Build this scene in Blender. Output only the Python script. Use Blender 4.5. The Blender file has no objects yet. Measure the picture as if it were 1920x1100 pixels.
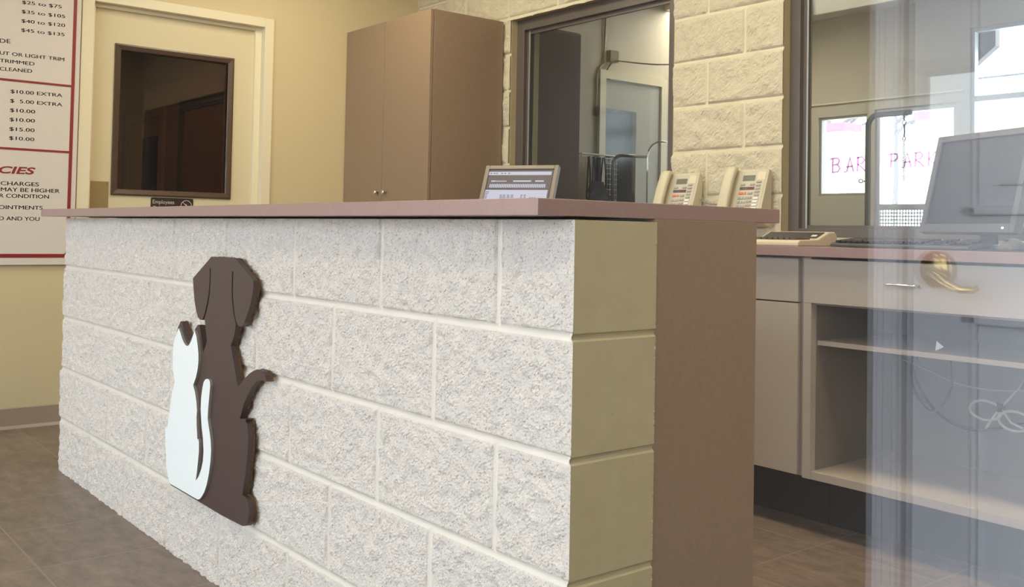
import bpy, bmesh, math, random
from mathutils import Vector, Matrix, noise

# ------------------------------------------------------------------ camera, world, light, exposure
sc = bpy.context.scene
COL = sc.collection
sc.view_settings.view_transform = 'Standard'
sc.view_settings.look = 'None'
sc.view_settings.gamma = 1.0
sc.view_settings.use_curve_mapping = False
sc.view_settings.exposure = 0.0
sc.cycles.use_denoising = True
sc.cycles.max_bounces = 10
sc.cycles.diffuse_bounces = 6
sc.cycles.glossy_bounces = 6
sc.cycles.transparent_max_bounces = 24
sc.cycles.sample_clamp_indirect = 8.0
sc.cycles.caustics_reflective = False
sc.cycles.caustics_refractive = False

cam_data = bpy.data.cameras.new('camera')
cam = bpy.data.objects.new('camera', cam_data)
COL.objects.link(cam)
YAW, PITCH, ROLL = 0.892054, 0.031199, 0.019151
fw = Vector((-math.sin(YAW)*math.cos(PITCH), math.cos(YAW)*math.cos(PITCH), math.sin(PITCH)))
rt = Vector((math.cos(YAW), math.sin(YAW), 0))
up = rt.cross(fw)
r2 = rt*math.cos(ROLL) + up*math.sin(ROLL)
u2 = -rt*math.sin(ROLL) + up*math.cos(ROLL)
mw = Matrix((r2, u2, -fw)).transposed().to_4x4()
mw.translation = Vector((1.2116, -1.1194, 0.98597))
cam.matrix_world = mw
cam_data.sensor_fit = 'HORIZONTAL'
cam_data.sensor_width = 36.0
cam_data.lens = 1854.59/1920*36
cam_data.shift_y = -(550-377.45)/1920
cam_data.clip_start = 0.02
sc.camera = cam

SKY = 11.0
w = bpy.data.worlds.new('sky')
sc.world = w
w.use_nodes = True
bg = w.node_tree.nodes['Background']
bg.inputs[0].default_value = (0.85, 0.935, 1.0, 1)
bg.inputs[1].default_value = SKY

def portal(name, loc, rot, sx, sy):
    l = bpy.data.lights.new(name, 'AREA')
    l.shape = 'RECTANGLE'; l.size = sx; l.size_y = sy
    l.cycles.is_portal = True
    o = bpy.data.objects.new(name, l); COL.objects.link(o)
    o.location = loc; o.rotation_euler = rot
    return o
# an area light shines along its local -Z
portal('daylight_portal', (-1.55, -3.72, 1.45), (math.radians(90), 0, 0), 4.7, 2.5)
portal('daylight_portal', (1.75, -2.47, 1.35), (math.radians(90), 0, 0), 1.4, 2.6)
portal('daylight_portal', (-2.3, 6.12, 1.35), (math.radians(-90), 0, 0), 2.7, 2.5)

def lamp(name, loc, sx, sy, power, col, rot=(0, 0, 0)):
    l = bpy.data.lights.new(name, 'AREA')
    l.shape = 'RECTANGLE'; l.size = sx; l.size_y = sy
    l.energy = power; l.color = col
    o = bpy.data.objects.new(name, l); COL.objects.link(o)
    o.location = loc; o.rotation_euler = rot
    return o
WARM = (1.0, 0.86, 0.60)
CEIL = 2.80
LAMPS = [(-2.9, 1.2), (-1.2, 1.2), (0.4, 1.2), (-2.9, -0.5), (-0.9, -1.6), (0.3, -1.4)]
for lx, ly in LAMPS:
    lamp('ceiling_lamp_light', (lx, ly, CEIL-0.075), 0.85, 0.5, (22 if lx < 0 else 24) if ly > 0 else (6 if lx < 0 else 16), WARM)
lamp('added_vestibule_light', (1.75, -0.7, CEIL-0.075), 0.85, 0.5, 14, (0.82, 0.88, 1.0))  # unseen lamp added to brighten the reflected door and strengthen the haze
lamp('grooming_lamp_light', (-3.6, 4.85, CEIL-0.08), 0.9, 0.5, 19, (1.0, 0.88, 0.68))
lamp('added_corridor_light', (-6.6, 0.9, 2.6), 0.3, 0.3, 8, (1.0, 0.75, 0.45))  # unseen lamp without a fixture, added to light the corridor dimly

# ------------------------------------------------------------------ materials
MATS = {}
def _tree(name):
    m = bpy.data.materials.new(name); m.use_nodes = True
    nt = m.node_tree
    return m, nt, nt.nodes, nt.links, nt.nodes['Principled BSDF']

def mat(name, col, rough=0.5, metal=0.0, spec=0.5, var=0.0, vscale=20.0, col2=None, bump=0.0, bscale=200.0, emit=None, estr=0.0, bdist=0.002):
    if name in MATS: return MATS[name]
    m, nt, N, L, b = _tree(name)
    b.inputs['Base Color'].default_value = (*col, 1)
    b.inputs['Roughness'].default_value = rough
    b.inputs['Metallic'].default_value = metal
    b.inputs['Specular IOR Level'].default_value = spec
    tc = N.new('ShaderNodeTexCoord')
    if var > 0 or col2:
        nz = N.new('ShaderNodeTexNoise'); nz.inputs['Scale'].default_value = vscale
        nz.inputs['Detail'].default_value = 5; nz.inputs['Roughness'].default_value = 0.65
        L.new(tc.outputs['Object'], nz.inputs['Vector'])
        rp = N.new('ShaderNodeValToRGB')
        c2 = col2 or tuple(max(0, c*(1-var)) for c in col)
        rp.color_ramp.elements[0].position = 0.34; rp.color_ramp.elements[1].position = 0.66
        rp.color_ramp.elements[0].color = (*c2, 1); rp.color_ramp.elements[1].color = (*col, 1)
        L.new(nz.outputs['Fac'], rp.inputs['Fac']); L.new(rp.outputs['Color'], b.inputs['Base Color'])
    if bump > 0:
        n2 = N.new('ShaderNodeTexNoise'); n2.inputs['Scale'].default_value = bscale
        n2.inputs['Detail'].default_value = 6; n2.inputs['Roughness'].default_value = 0.7
        L.new(tc.outputs['Object'], n2.inputs['Vector'])
        bp = N.new('ShaderNodeBump'); bp.inputs['Strength'].default_value = bump
        bp.inputs['Distance'].default_value = bdist
        L.new(n2.outputs['Fac'], bp.inputs['Height']); L.new(bp.outputs['Normal'], b.inputs['Normal'])
    if emit:
        b.inputs['Emission Color'].default_value = (*emit, 1)
        b.inputs['Emission Strength'].default_value = estr
    MATS[name] = m
    return m

def glass(name, tint=(0.96, 0.98, 0.97), rough=0.0, ior=1.52):
    if name in MATS: return MATS[name]
    m = bpy.data.materials.new(name); m.use_nodes = True
    nt = m.node_tree; N, L = nt.nodes, nt.links
    N.clear()
    out = N.new('ShaderNodeOutputMaterial'); mix = N.new('ShaderNodeMixShader')
    tr = N.new('ShaderNodeBsdfTransparent'); tr.inputs[0].default_value = (*tint, 1)
    gl = N.new('ShaderNodeBsdfGlossy'); gl.inputs['Roughness'].default_value = rough
    geo = N.new('ShaderNodeNewGeometry'); fr = N.new('ShaderNodeFresnel')
    mr = N.new('ShaderNodeMapRange')
    mr.inputs['To Min'].default_value = ior; mr.inputs['To Max'].default_value = 1/ior
    L.new(geo.outputs['Backfacing'], mr.inputs['Value']); L.new(mr.outputs['Result'], fr.inputs['IOR'])
    L.new(fr.outputs[0], mix.inputs[0]); L.new(tr.outputs[0], mix.inputs[1]); L.new(gl.outputs[0], mix.inputs[2])
    L.new(mix.outputs[0], out.inputs['Surface'])
    MATS[name] = m
    return m

def tile_floor():
    m, nt, N, L, b = _tree('floor_tile')
    geo = N.new('ShaderNodeNewGeometry'); sep = N.new('ShaderNodeSeparateXYZ')
    L.new(geo.outputs['Position'], sep.inputs[0])
    def math_(op, a, bb=None):
        n = N.new('ShaderNodeMath'); n.operation = op
        for i, v in enumerate((a, bb)):
            if v is None: continue
            if isinstance(v, (int, float)): n.inputs[i].default_value = v
            else: L.new(v, n.inputs[i])
        return n.outputs[0]
    def axis(sock, off, size):
        t = math_('DIVIDE', math_('SUBTRACT', sock, off), size)
        fr = math_('FRACT', t)
        d = math_('MULTIPLY', math_('MINIMUM', fr, math_('SUBTRACT', 1.0, fr)), size)
        return d, math_('FLOOR', t)
    dx, ix = axis(sep.outputs[0], -0.2585, 0.3995)
    dy, iy = axis(sep.outputs[1], 0.0465, 0.4075)
    d = math_('MINIMUM', dx, dy)
    grout = math_('LESS_THAN', d, 0.0026)
    wn = N.new('ShaderNodeTexWhiteNoise'); wn.noise_dimensions = '2D'
    cmb = N.new('ShaderNodeCombineXYZ'); L.new(ix, cmb.inputs[0]); L.new(iy, cmb.inputs[1]); L.new(cmb.outputs[0], wn.inputs['Vector'])
    nz = N.new('ShaderNodeTexNoise'); nz.inputs['Scale'].default_value = 9; nz.inputs['Detail'].default_value = 8; nz.inputs['Roughness'].default_value = 0.7
    mp = N.new('ShaderNodeMapping'); mp.inputs['Scale'].default_value = (1, 2.2, 1)
    L.new(geo.outputs['Position'], mp.inputs[0]); L.new(mp.outputs[0], nz.inputs['Vector'])
    rp = N.new('ShaderNodeValToRGB')
    e = rp.color_ramp.elements
    e[0].position = 0.3; e[0].color = (0.128, 0.096, 0.080, 1)
    e[1].position = 0.72; e[1].color = (0.29, 0.22, 0.172, 1)
    x = e.new(0.5); x.color = (0.198, 0.149, 0.12, 1)
    L.new(math_('ADD', nz.outputs['Fac'], math_('MULTIPLY', math_('SUBTRACT', wn.outputs['Value'], 0.5), 0.10)), rp.inputs['Fac'])
    mx = N.new('ShaderNodeMix'); mx.data_type = 'RGBA'
    L.new(grout, mx.inputs['Factor']); L.new(rp.outputs['Color'], mx.inputs['A']); mx.inputs['B'].default_value = (0.28, 0.225, 0.18, 1)
    L.new(mx.outputs['Result'], b.inputs['Base Color'])
    b.inputs['Roughness'].default_value = 0.42
    bp = N.new('ShaderNodeBump'); bp.inputs['Strength'].default_value = 0.35; bp.inputs['Distance'].default_value = 0.002
    L.new(math_('SUBTRACT', math_('MULTIPLY', nz.outputs['Fac'], 0.6), grout), bp.inputs['Height'])
    L.new(bp.outputs['Normal'], b.inputs['Normal'])
    return m

def rock_mat(name, col, col2, spk, vscale=60, bscale=260, bump=0.6, bdist=0.004, pit=0.60, pscale=200):
    """painted split-face block: paint colour, thin-paint patches and small dark pits"""
    m, nt, N, L, b = _tree(name)
    geo = N.new('ShaderNodeNewGeometry')
    nz = N.new('ShaderNodeTexNoise'); nz.inputs['Scale'].default_value = vscale; nz.inputs['Detail'].default_value = 6; nz.inputs['Roughness'].default_value = 0.7
    L.new(geo.outputs['Position'], nz.inputs['Vector'])
    rp = N.new('ShaderNodeValToRGB'); e = rp.color_ramp.elements
    e[0].position = 0.40; e[0].color = (*col2, 1); e[1].position = 0.60; e[1].color = (*col, 1)
    L.new(nz.outputs['Fac'], rp.inputs['Fac'])
    n2 = N.new('ShaderNodeTexNoise'); n2.inputs['Scale'].default_value = pscale; n2.inputs['Detail'].default_value = 3; n2.inputs['Roughness'].default_value = 0.7
    L.new(geo.outputs['Position'], n2.inputs['Vector'])
    r3 = N.new('ShaderNodeValToRGB'); e = r3.color_ramp.elements
    e[0].position = pit; e[0].color = (0, 0, 0, 1); e[1].position = pit+0.07; e[1].color = (1, 1, 1, 1)
    L.new(n2.outputs['Fac'], r3.inputs['Fac'])
    mx = N.new('ShaderNodeMix'); mx.data_type = 'RGBA'
    L.new(r3.outputs['Color'], mx.inputs['Factor']); L.new(rp.outputs['Color'], mx.inputs['A']); mx.inputs['B'].default_value = (*spk, 1)
    L.new(mx.outputs['Result'], b.inputs['Base Color'])
    b.inputs['Roughness'].default_value = 0.7
    n4 = N.new('ShaderNodeTexNoise'); n4.inputs['Scale'].default_value = bscale; n4.inputs['Detail'].default_value = 5; n4.inputs['Roughness'].default_value = 0.7
    L.new(geo.outputs['Position'], n4.inputs['Vector'])
    bp = N.new('ShaderNodeBump'); bp.inputs['Strength'].default_value = bump; bp.inputs['Distance'].default_value = bdist
    L.new(n4.outputs['Fac'], bp.inputs['Height']); L.new(bp.outputs['Normal'], b.inputs['Normal'])
    MATS[name] = m
    return m

FLOOR = tile_floor()
BLOCK = rock_mat('split_face_block', (0.92, 0.84, 0.785), (0.82, 0.77, 0.755), (0.46, 0.41, 0.365), vscale=34, bscale=230, bump=1.0, bdist=0.0055, pit=0.575, pscale=235)
BLOCKB = rock_mat('split_face_block_rear', (0.72, 0.655, 0.495), (0.67, 0.61, 0.46), (0.45, 0.39, 0.27), vscale=30, bscale=120, bump=0.9, bdist=0.008, pit=0.63, pscale=130)
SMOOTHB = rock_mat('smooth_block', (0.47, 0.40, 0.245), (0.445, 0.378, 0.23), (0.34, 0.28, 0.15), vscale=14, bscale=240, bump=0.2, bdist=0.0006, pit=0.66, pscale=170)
MORTAR = mat('mortar_paint', (0.66, 0.61, 0.565), 0.7, bump=0.1, bscale=150)
MORTARB = mat('mortar_paint_rear', (0.69, 0.63, 0.475), 0.7, bump=0.1, bscale=150)
WALL = mat('cream_wall_paint', (0.62, 0.53, 0.335), 0.6, bump=0.08, bscale=350, bdist=0.001)
WALLPALE = mat('pale_wall_paint', (0.58, 0.53, 0.38), 0.6)
CEILM = mat('ceiling_white', (0.75, 0.73, 0.66), 0.8)
DOORW = mat('door_cream_paint', (0.68, 0.615, 0.43), 0.4)
FRAMEW = mat('frame_cream_paint', (0.78, 0.72, 0.55), 0.35)
BROWNF = mat('dark_bronze', (0.075, 0.04, 0.026), 0.35, spec=0.5)
WINF = mat('window_bronze_grey', (0.105, 0.085, 0.075), 0.35, metal=0.0, spec=0.6)
ALU = mat('bright_aluminium', (0.55, 0.55, 0.54), 0.35, metal=0.6)
LAM = mat('brown_laminate', (0.285, 0.20, 0.135), 0.38, spec=0.5, var=0.1, vscale=90)
LAMT = mat('countertop_laminate', (0.335, 0.215, 0.20), 0.36, spec=0.5, var=0.12, vscale=260)
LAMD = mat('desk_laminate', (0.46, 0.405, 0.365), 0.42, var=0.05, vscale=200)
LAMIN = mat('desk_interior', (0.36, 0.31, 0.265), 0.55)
KICK = mat('black_toe_kick', (0.03, 0.026, 0.024), 0.6)
RUBBER = mat('brown_rubber_base', (0.34, 0.27, 0.215), 0.45)
WHITE = mat('sign_white', (0.69, 0.645, 0.62), 0.4)
RED = mat('sign_red', (0.25, 0.013, 0.017), 0.4)
BLACK = mat('sign_black_ink', (0.03, 0.02, 0.018), 0.5)
EMBR = mat('emblem_brown', (0.058, 0.033, 0.031), 0.45, bump=0.05, bscale=300)
EMBRUST = mat('emblem_backing_rust', (0.05, 0.016, 0.007), 0.8, col2=(0.16, 0.075, 0.015), vscale=140)
EMWH = mat('emblem_white', (0.80, 0.84, 0.88), 0.4)
EMEDGE = mat('emblem_grey_edge', (0.30, 0.28, 0.27), 0.6)
STEEL = mat('brushed_brass_steel', (0.34, 0.26, 0.13), 0.45, metal=0.55)
CHROME = mat('chrome', (0.82, 0.82, 0.80), 0.12, metal=1.0)
BRASS = mat('polished_brass', (0.52, 0.39, 0.17), 0.2, metal=1.0)
PHONE = mat('phone_ivory', (0.56, 0.51, 0.38), 0.4)
KEYG = mat('phone_key_grey', (0.33, 0.32, 0.27), 0.5)
KEYW = mat('phone_key_white', (0.75, 0.74, 0.68), 0.5)
KEYT = mat('phone_key_teal', (0.33, 0.43, 0.36), 0.5)
KEYR = mat('phone_key_red', (0.70, 0.16, 0.09), 0.5)
LCD = mat('phone_lcd', (0.16, 0.165, 0.13), 0.25)
STRIPD = mat('phone_strip_grey', (0.10, 0.09, 0.09), 0.4)
STRIPM = mat('phone_strip_maroon', (0.14, 0.035, 0.05), 0.4)
IVORY = mat('calculator_ivory', (0.58, 0.52, 0.39), 0.4)
DARKPL = mat('black_plastic', (0.035, 0.033, 0.035), 0.4)
KEYDK = mat('black_keys', (0.022, 0.021, 0.023), 0.45)
SILVER = mat('monitor_silver', (0.20, 0.175, 0.14), 0.4)
SCREENOFF = mat('screen_dark', (0.014, 0.014, 0.018), 0.38, spec=0.4)
SCR_BG = mat('screen_grey', (0.03, 0.03, 0.03), 0.4, spec=0.2, emit=(0.15, 0.125, 0.125), estr=0.8)
SCR_WH = mat('screen_white', (0.03, 0.03, 0.03), 0.4, spec=0.2, emit=(0.66, 0.66, 0.80), estr=0.92)
SCR_DK = mat('screen_text', (0.02, 0.02, 0.03), 0.3)
CLOTH = mat('black_strap', (0.02, 0.018, 0.02), 0.8)
CABLE = mat('dark_cable', (0.022, 0.022, 0.026), 0.5)
CABLEW = mat('white_cable', (0.45, 0.43, 0.41), 0.5)
IRON = mat('grey_steel_tube', (0.20, 0.20, 0.21), 0.35, metal=0.7)
GALV = mat('galvanised_conduit', (0.40, 0.39, 0.36), 0.4, metal=0.4)
PANELW = mat('white_door_paint', (0.74, 0.765, 0.85), 0.35)
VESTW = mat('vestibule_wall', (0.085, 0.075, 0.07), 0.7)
SNOW = mat('snow', (0.85, 0.87, 0.9), 0.8)
PAVE = mat('concrete_pavement', (0.45, 0.44, 0.42), 0.85, var=0.12, vscale=3)
PINKR = None
REDROOF = mat('red_fascia', (0.60, 0.17, 0.23), 0.6)
BARK = mat('tree_bark', (0.20, 0.18, 0.19), 0.9)
EAVE = mat('grey_eave', (0.16, 0.15, 0.155), 0.7)
GLASS = glass('clear_glass')
GLASSF = glass('storefront_glass', (0.985, 0.99, 0.99), ior=1.62)
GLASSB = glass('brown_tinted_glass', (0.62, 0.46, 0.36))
def ink(name, tint):
    m = bpy.data.materials.new(name); m.use_nodes = True
    N, L = m.node_tree.nodes, m.node_tree.links; N.clear()
    o = N.new('ShaderNodeOutputMaterial'); t = N.new('ShaderNodeBsdfTransparent'); d = N.new('ShaderNodeBsdfDiffuse'); mx = N.new('ShaderNodeMixShader')
    t.inputs[0].default_value = (*tint, 1); d.inputs[0].default_value = (0.8, 0.2, 0.45, 1); mx.inputs[0].default_value = 0.1
    L.new(t.outputs[0], mx.inputs[1]); L.new(d.outputs[0], mx.inputs[2]); L.new(mx.outputs[0], o.inputs['Surface'])
    return m
PINKR = ink('pink_marker', (0.58, 0.36, 0.50))
GLASST = glass('tinted_storefront_glass', (0.78, 0.785, 0.78))
DIFFUSER = mat('lamp_diffuser', (0.8, 0.75, 0.6), 0.5, emit=(1.0, 0.86, 0.60), estr=1.5)

# ------------------------------------------------------------------ mesh helpers
class MB:
    def __init__(self): self.v = []; self.f = []; self.m = []; self.mats = []; self.cur = 0
    def use(self, m):
        if m not in self.mats: self.mats.append(m)
        self.cur = self.mats.index(m); return self
    def add(self, vs, fs):
        b = len(self.v); self.v += [tuple(x) for x in vs]
        for f in fs: self.f.append([b+i for i in f]); self.m.append(self.cur)
        return self
    def box(self, x0, x1, y0, y1, z0, z1, M=None):
        vs = [Vector((x, y, z)) for z in (z0, z1) for y in (y0, y1) for x in (x0, x1)]
        if M: vs = [M @ v for v in vs]
        return self.add(vs, [(0, 2, 3, 1), (4, 5, 7, 6), (0, 1, 5, 4), (2, 6, 7, 3), (0, 4, 6, 2), (1, 3, 7, 5)])
    def prism(self, pts, d, fn=lambda a, b, c: (a, b, c)):
        """extrude the 2-D outline pts by depth d[0]..d[1]; fn maps (u, v, depth) to 3-D"""
        n = len(pts)
        area = sum(pts[i][0]*pts[(i+1) % n][1]-pts[(i+1) % n][0]*pts[i][1] for i in range(n))
        if area < 0: pts = pts[::-1]
        vs = [Vector(fn(a, b, d[0])) for a, b in pts] + [Vector(fn(a, b, d[1])) for a, b in pts]
        fs = [list(range(n))[::-1], list(range(n, 2*n))]
        for i in range(n):
            j = (i+1) % n; fs.append((i, j, n+j, n+i))
        # orientation check
        nrm = (vs[1]-vs[0]).cross(vs[n]-vs[0])
        return self.add(vs, fs)
    def tube(self, path, r, seg=10, cap=True):
        path = [Vector(p) for p in path]; n = len(path)
        rs = r if isinstance(r, (list, tuple)) else [r]*n
        rings = []; prev = None
        for i, p in enumerate(path):
            t = (path[min(i+1, n-1)]-path[max(i-1, 0)]).normalized()
            if prev is None:
                a = Vector((0, 0, 1)) if abs(t.z) < 0.9 else Vector((1, 0, 0))
                u = t.cross(a).normalized()
            else:
                u = (prev - t*prev.dot(t)).normalized()
            prev = u; v = t.cross(u)
            rings.append([p + (u*math.cos(2*math.pi*k/seg)+v*math.sin(2*math.pi*k/seg))*rs[i] for k in range(seg)])
        vs = [x for rg in rings for x in rg]; fs = []
        for i in range(n-1):
            for k in range(seg):
                k2 = (k+1) % seg
                fs.append((i*seg+k, i*seg+k2, (i+1)*seg+k2, (i+1)*seg+k))
        if cap:
            fs.append(list(range(seg))[::-1]); fs.append([(n-1)*seg+k for k in range(seg)])
        return self.add(vs, fs)
    def loft(self, rings, cap=True):
        n = len(rings); seg = len(rings[0]); vs = [x for r in rings for x in r]; fs = []
        for i in range(n-1):
            for k in range(seg):
                k2 = (k+1) % seg
                fs.append((i*seg+k, i*seg+k2, (i+1)*seg+k2, (i+1)*seg+k))
        if cap:
            fs.append(list(range(seg))[::-1]); fs.append([(n-1)*seg+k for k in range(seg)])
        return self.add(vs, fs)
    def build(self, name, m=None, parent=None, bevel=0.0, smooth=False, fix=True):
        me = bpy.data.meshes.new(name)
        me.from_pydata(self.v, [], self.f)
        if self.mats:
            for x in self.mats: me.materials.append(x)
            for p, i in zip(me.polygons, self.m): p.material_index = i
        elif m: me.materials.append(m)
        if fix:
            b = bmesh.new(); b.from_mesh(me); bmesh.ops.recalc_face_normals(b, faces=b.faces); b.to_mesh(me); b.free()
        if smooth:
            for p in me.polygons: p.use_smooth = True
        me.update()
        o = bpy.data.objects.new(name, me); COL.objects.link(o)
        if parent:
            o.parent = parent
            if parent.type == 'EMPTY' or True:
                o.matrix_parent_inverse = PW(parent).inverted()
        if bevel > 0:
            md = o.modifiers.new('bevel', 'BEVEL'); md.width = bevel; md.segments = 2; md.limit_method = 'ANGLE'; md.angle_limit = math.radians(40)
        return o
def PW(o):
    M = Matrix.LocRotScale(o.location, o.rotation_euler, o.scale)
    if o.parent: M = PW(o.parent) @ o.matrix_parent_inverse @ M
    return M
def empty(name, loc, rz=0.0):
    o = bpy.data.objects.new(name, None); COL.objects.link(o)
    o.empty_display_size = 0.1; o.location = loc; o.rotation_euler = (0, 0, rz)
    return o
def tag(o, label, cat, group=None):
    o['label'] = label; o['category'] = cat
    if group: o['group'] = group
    return o
def struct(o): o['kind'] = 'structure'; return o
def bx(name, m, parent, *b, bevel=0.0, M=None):
    return MB().box(*b, M=M).build(name, m, parent, bevel=bevel)
def arc(c, r, a0, a1, n, f):
    return [f(c[0]+r*math.cos(a0+(a1-a0)*i/n), c[1]+r*math.sin(a0+(a1-a0)*i/n)) for i in range(n+1)]

_font_cache = {}
def text_mesh(s, shear=0.0, offset=0.0):
    cu = bpy.data.curves.new('txt', 'FONT'); cu.body = s; cu.size = 1.0; cu.resolution_u = 4
    cu.shear = shear; cu.offset = offset
    o = bpy.data.objects.new('txt', cu); COL.objects.link(o)
    dg = bpy.context.evaluated_depsgraph_get(); dg.update()
    me = bpy.data.meshes.new_from_object(o.evaluated_get(dg))
    vs = [v.co.copy() for v in me.vertices]; fs = [list(p.vertices) for p in me.polygons]
    bpy.data.objects.remove(o); bpy.data.curves.remove(cu); bpy.data.meshes.remove(me)
    return vs, fs
def text_on(mb, s, p0, p1, cap, fn, vis=None, shear=0.0, offset=0.0):
    """lay s along p0->p1 (2-D); vis is the piece of s that spans p0->p1, the rest runs on to the left"""
    vs, fs = text_mesh(s, shear, offset)
    if not vs: return
    x0 = min(v.x for v in vs); x1 = max(v.x for v in vs)
    wv = x1-x0
    if vis:
        vv, _ = text_mesh(vis, shear, offset); wv = max(v.x for v in vv)-min(v.x for v in vv)
    d = Vector((p1[0]-p0[0], p1[1]-p0[1])); k = d.length/wv; d.normalize()
    nn = Vector((-d.y, d.x)); e = Vector(p1)
    out = []
    for v in vs:
        q = e + d*((v.x-x1)*k) + nn*(v.y/0.729*cap)
        out.append(fn(q.x, q.y))
    mb.add(out, fs)

# ------------------------------------------------------------------ the setting
B = 0.2032
XL, XR = -4.0, 1.0           # left wall, right partition
YB, YF = 2.3, -3.6           # rear block wall, storefront
def slab(name, m, *b): return struct(bx(name, m, None, *b))
mb = MB(); mb.box(-10.0, 1.05, -3.8, 6.2, -0.12, 0.0); mb.box(1.05, 2.6, -2.5, 6.2, -0.12, 0.0)
struct(mb.build('floor', FLOOR))
mb = MB(); mb.box(XL, 1.05, YF, 6.0, CEIL, CEIL+0.1); mb.box(1.05, 2.6, -2.4, 6.0, CEIL, CEIL+0.1)
struct(mb.build('ceiling', CEILM))

# left wall of cream drywall with the doorway
DY0, DY1, DZ = 0.345, 1.265, 2.115
mb = MB()
DG = 0.02
mb.box(XL-0.14, XL, -3.6, DY0-DG, 0, CEIL); mb.box(XL-0.14, XL, DY1+DG, YB+0.2, 0, CEIL); mb.box(XL-0.14, XL, DY0-DG, DY1+DG, DZ+DG, CEIL)
struct(mb.build('wall_left', WALL))
mb = MB()
for a, b in ((-3.6, 0.288), (1.322, 1.806)):
    mb.prism([(0, 0), (0.018, 0), (0.014, 0.006), (0.0065, 0.014), (0.0065, 0.096), (0.004, 0.1), (0, 0.1)], (a, b), lambda u, v, d: (XL+u, d, v))
struct(mb.build('baseboard_left', RUBBER))

# split-face block mesh: joints are recessed, faces broken
def split_grid(mb, u0, u1, z0, z1, s, lines, joint, fn, prot, amp, seed, hole=None, strip=None, freq=16.0, jw=1.0, jh=0.0, jm=None):
    nu = int(round((u1-u0)/s)); nz = int(round((z1-z0)/s)); base = len(mb.v)
    ids = {}; hs = {}; blk = mb.cur
    if jm: mb.use(jm); jmi = mb.cur; mb.cur = blk
    for j in range(nz+1):
        z = z0+(z1-z0)*j/nz
        k = max([i for i, q in enumerate(lines) if q <= z+1e-6] or [0])
        dz = min(abs(z-q) for q in lines)
        for i in range(nu+1):
            u = u0+(u1-u0)*i/nu
            du = joint(u, k)
            d = min(dz, du)
            if strip and strip(u): h = prot*0.9 if dz > s*jw*1.2 else jh
            elif d < s*jw*1.2: h = jh*(0.1+0.9*(d/(s*jw*1.2))**2)
            else:
                p = Vector((u*freq, z*freq, seed))
                h = prot + amp*(noise.fractal(p, 0.9, 2.1, 5) + 0.35*noise.noise(p*7.3))
                h = max(jh+0.001, h)
                if d < s*(jw+1)*1.2: h = jh+(h-jh)*0.8
            ids[i, j] = len(mb.v); hs[i, j] = h; mb.v.append(fn(u, z, h))
    for j in range(nz):
        for i in range(nu):
            uc = u0+(u1-u0)*(i+.5)/nu; zc = z0+(z1-z0)*(j+.5)/nz
            if hole and hole(uc, zc): continue
            mb.f.append([ids[i, j], ids[i+1, j], ids[i+1, j+1], ids[i, j+1]]); mb.m.append(jmi if jm and sum(hs[q] <= jh+1e-6 for q in ((i, j), (i+1, j), (i+1, j+1), (i, j+1))) >= 3 else blk)

# rear wall of split-face block with two window openings
W1 = (-3.055, -1.86, 0.99, 2.165)
W2 = (-1.258, 0.93, 0.99, 2.165)
def in_open(x, z): return any(a < x < b and c < z < d for a, b, c, d in (W1, W2))
mb = MB().use(BLOCKB)
s = B/2/11
lines = [B*(k+0.712) for k in range(3, 14)]
def jback(u, k):
    off = (0.0 if k % 2 else B)
    t = (u+1.86-off) % (2*B); return min(t, 2*B-t)
z0g = lines[0]+B*0.5; 
split_grid(mb, XL, XR, 0.915, CEIL, s, lines, jback, lambda u, z, h: (u, YB-h, z), 0.010, 0.009, 3.7, in_open,
           strip=lambda u: abs(u+1.258) < 0.010 or abs(u+3.055) < 0.010, freq=14.0, jw=0.55, jm=MORTARB)
mb.use(SMOOTHB)
YR = YB+0.20
E_ = 0.0005
for (a, b, c, d) in ((XL, XR, 0, W1[2]), (XL, XR, W1[3], CEIL), (XL, W1[0], W1[2], W1[3]), (W1[1], W2[0], W1[2], W1[3]), (W2[1], XR, W1[2], W1[3])):
    mb.box(a, b, YB+E_, YR, c, d)
struct(mb.build('wall_back', fix=False))
# front-facing: the grid faces -Y
for o_ in ():
    pass

def window(name, X0, X1, Z0, Z1, yf, fw_, mull=()):
    root = struct(empty(name, ((X0+X1)/2, yf, Z0)))
    mb = MB()
    y0, y1 = yf, yf+0.075
    mb.box(X0, X0+fw_, y0, y1, Z0, Z1); mb.box(X1-fw_, X1, y0, y1, Z0, Z1)
    mb.box(X0+fw_, X1-fw_, y0, y1, Z1-fw_, Z1); mb.box(X0+fw_, X1-fw_, y0, y1, Z0, Z0+fw_*0.7)
    mb.build('window_frame', WINF, root, bevel=0.002)
    # stop bead set back in the frame
    a, b, c, d = X0+fw_, X1-fw_, Z0+fw_*0.7, Z1-fw_
    mb = MB(); t = 0.022; yy0, yy1 = yf+0.022, yf+0.034
    mb.box(a, a+t, yy0, yy1, c, d); mb.box(b-t, b, yy0, yy1, c, d); mb.box(a+t, b-t, yy0, yy1, d-t, d); mb.box(a+t, b-t, yy0, yy1, c, c+t*0.6)
    mb.build('glazing_bead', WINF, root, bevel=0.001)
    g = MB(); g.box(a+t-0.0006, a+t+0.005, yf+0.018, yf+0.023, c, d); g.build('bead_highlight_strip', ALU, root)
    bx('glass_pane', GLASS, root, a, b, yf+0.036, yf+0.042, c, d)
    return root
window('window_1', W1[0], W1[1], W1[2], W1[3], YB+0.037, 0.062)
window('window_2', W2[0], W2[1], W2[2], W2[3], YB+0.043, 0.050)
for X0, X1 in ((W1[0], W1[1]), (W2[0], W2[1])):
    pass

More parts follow.
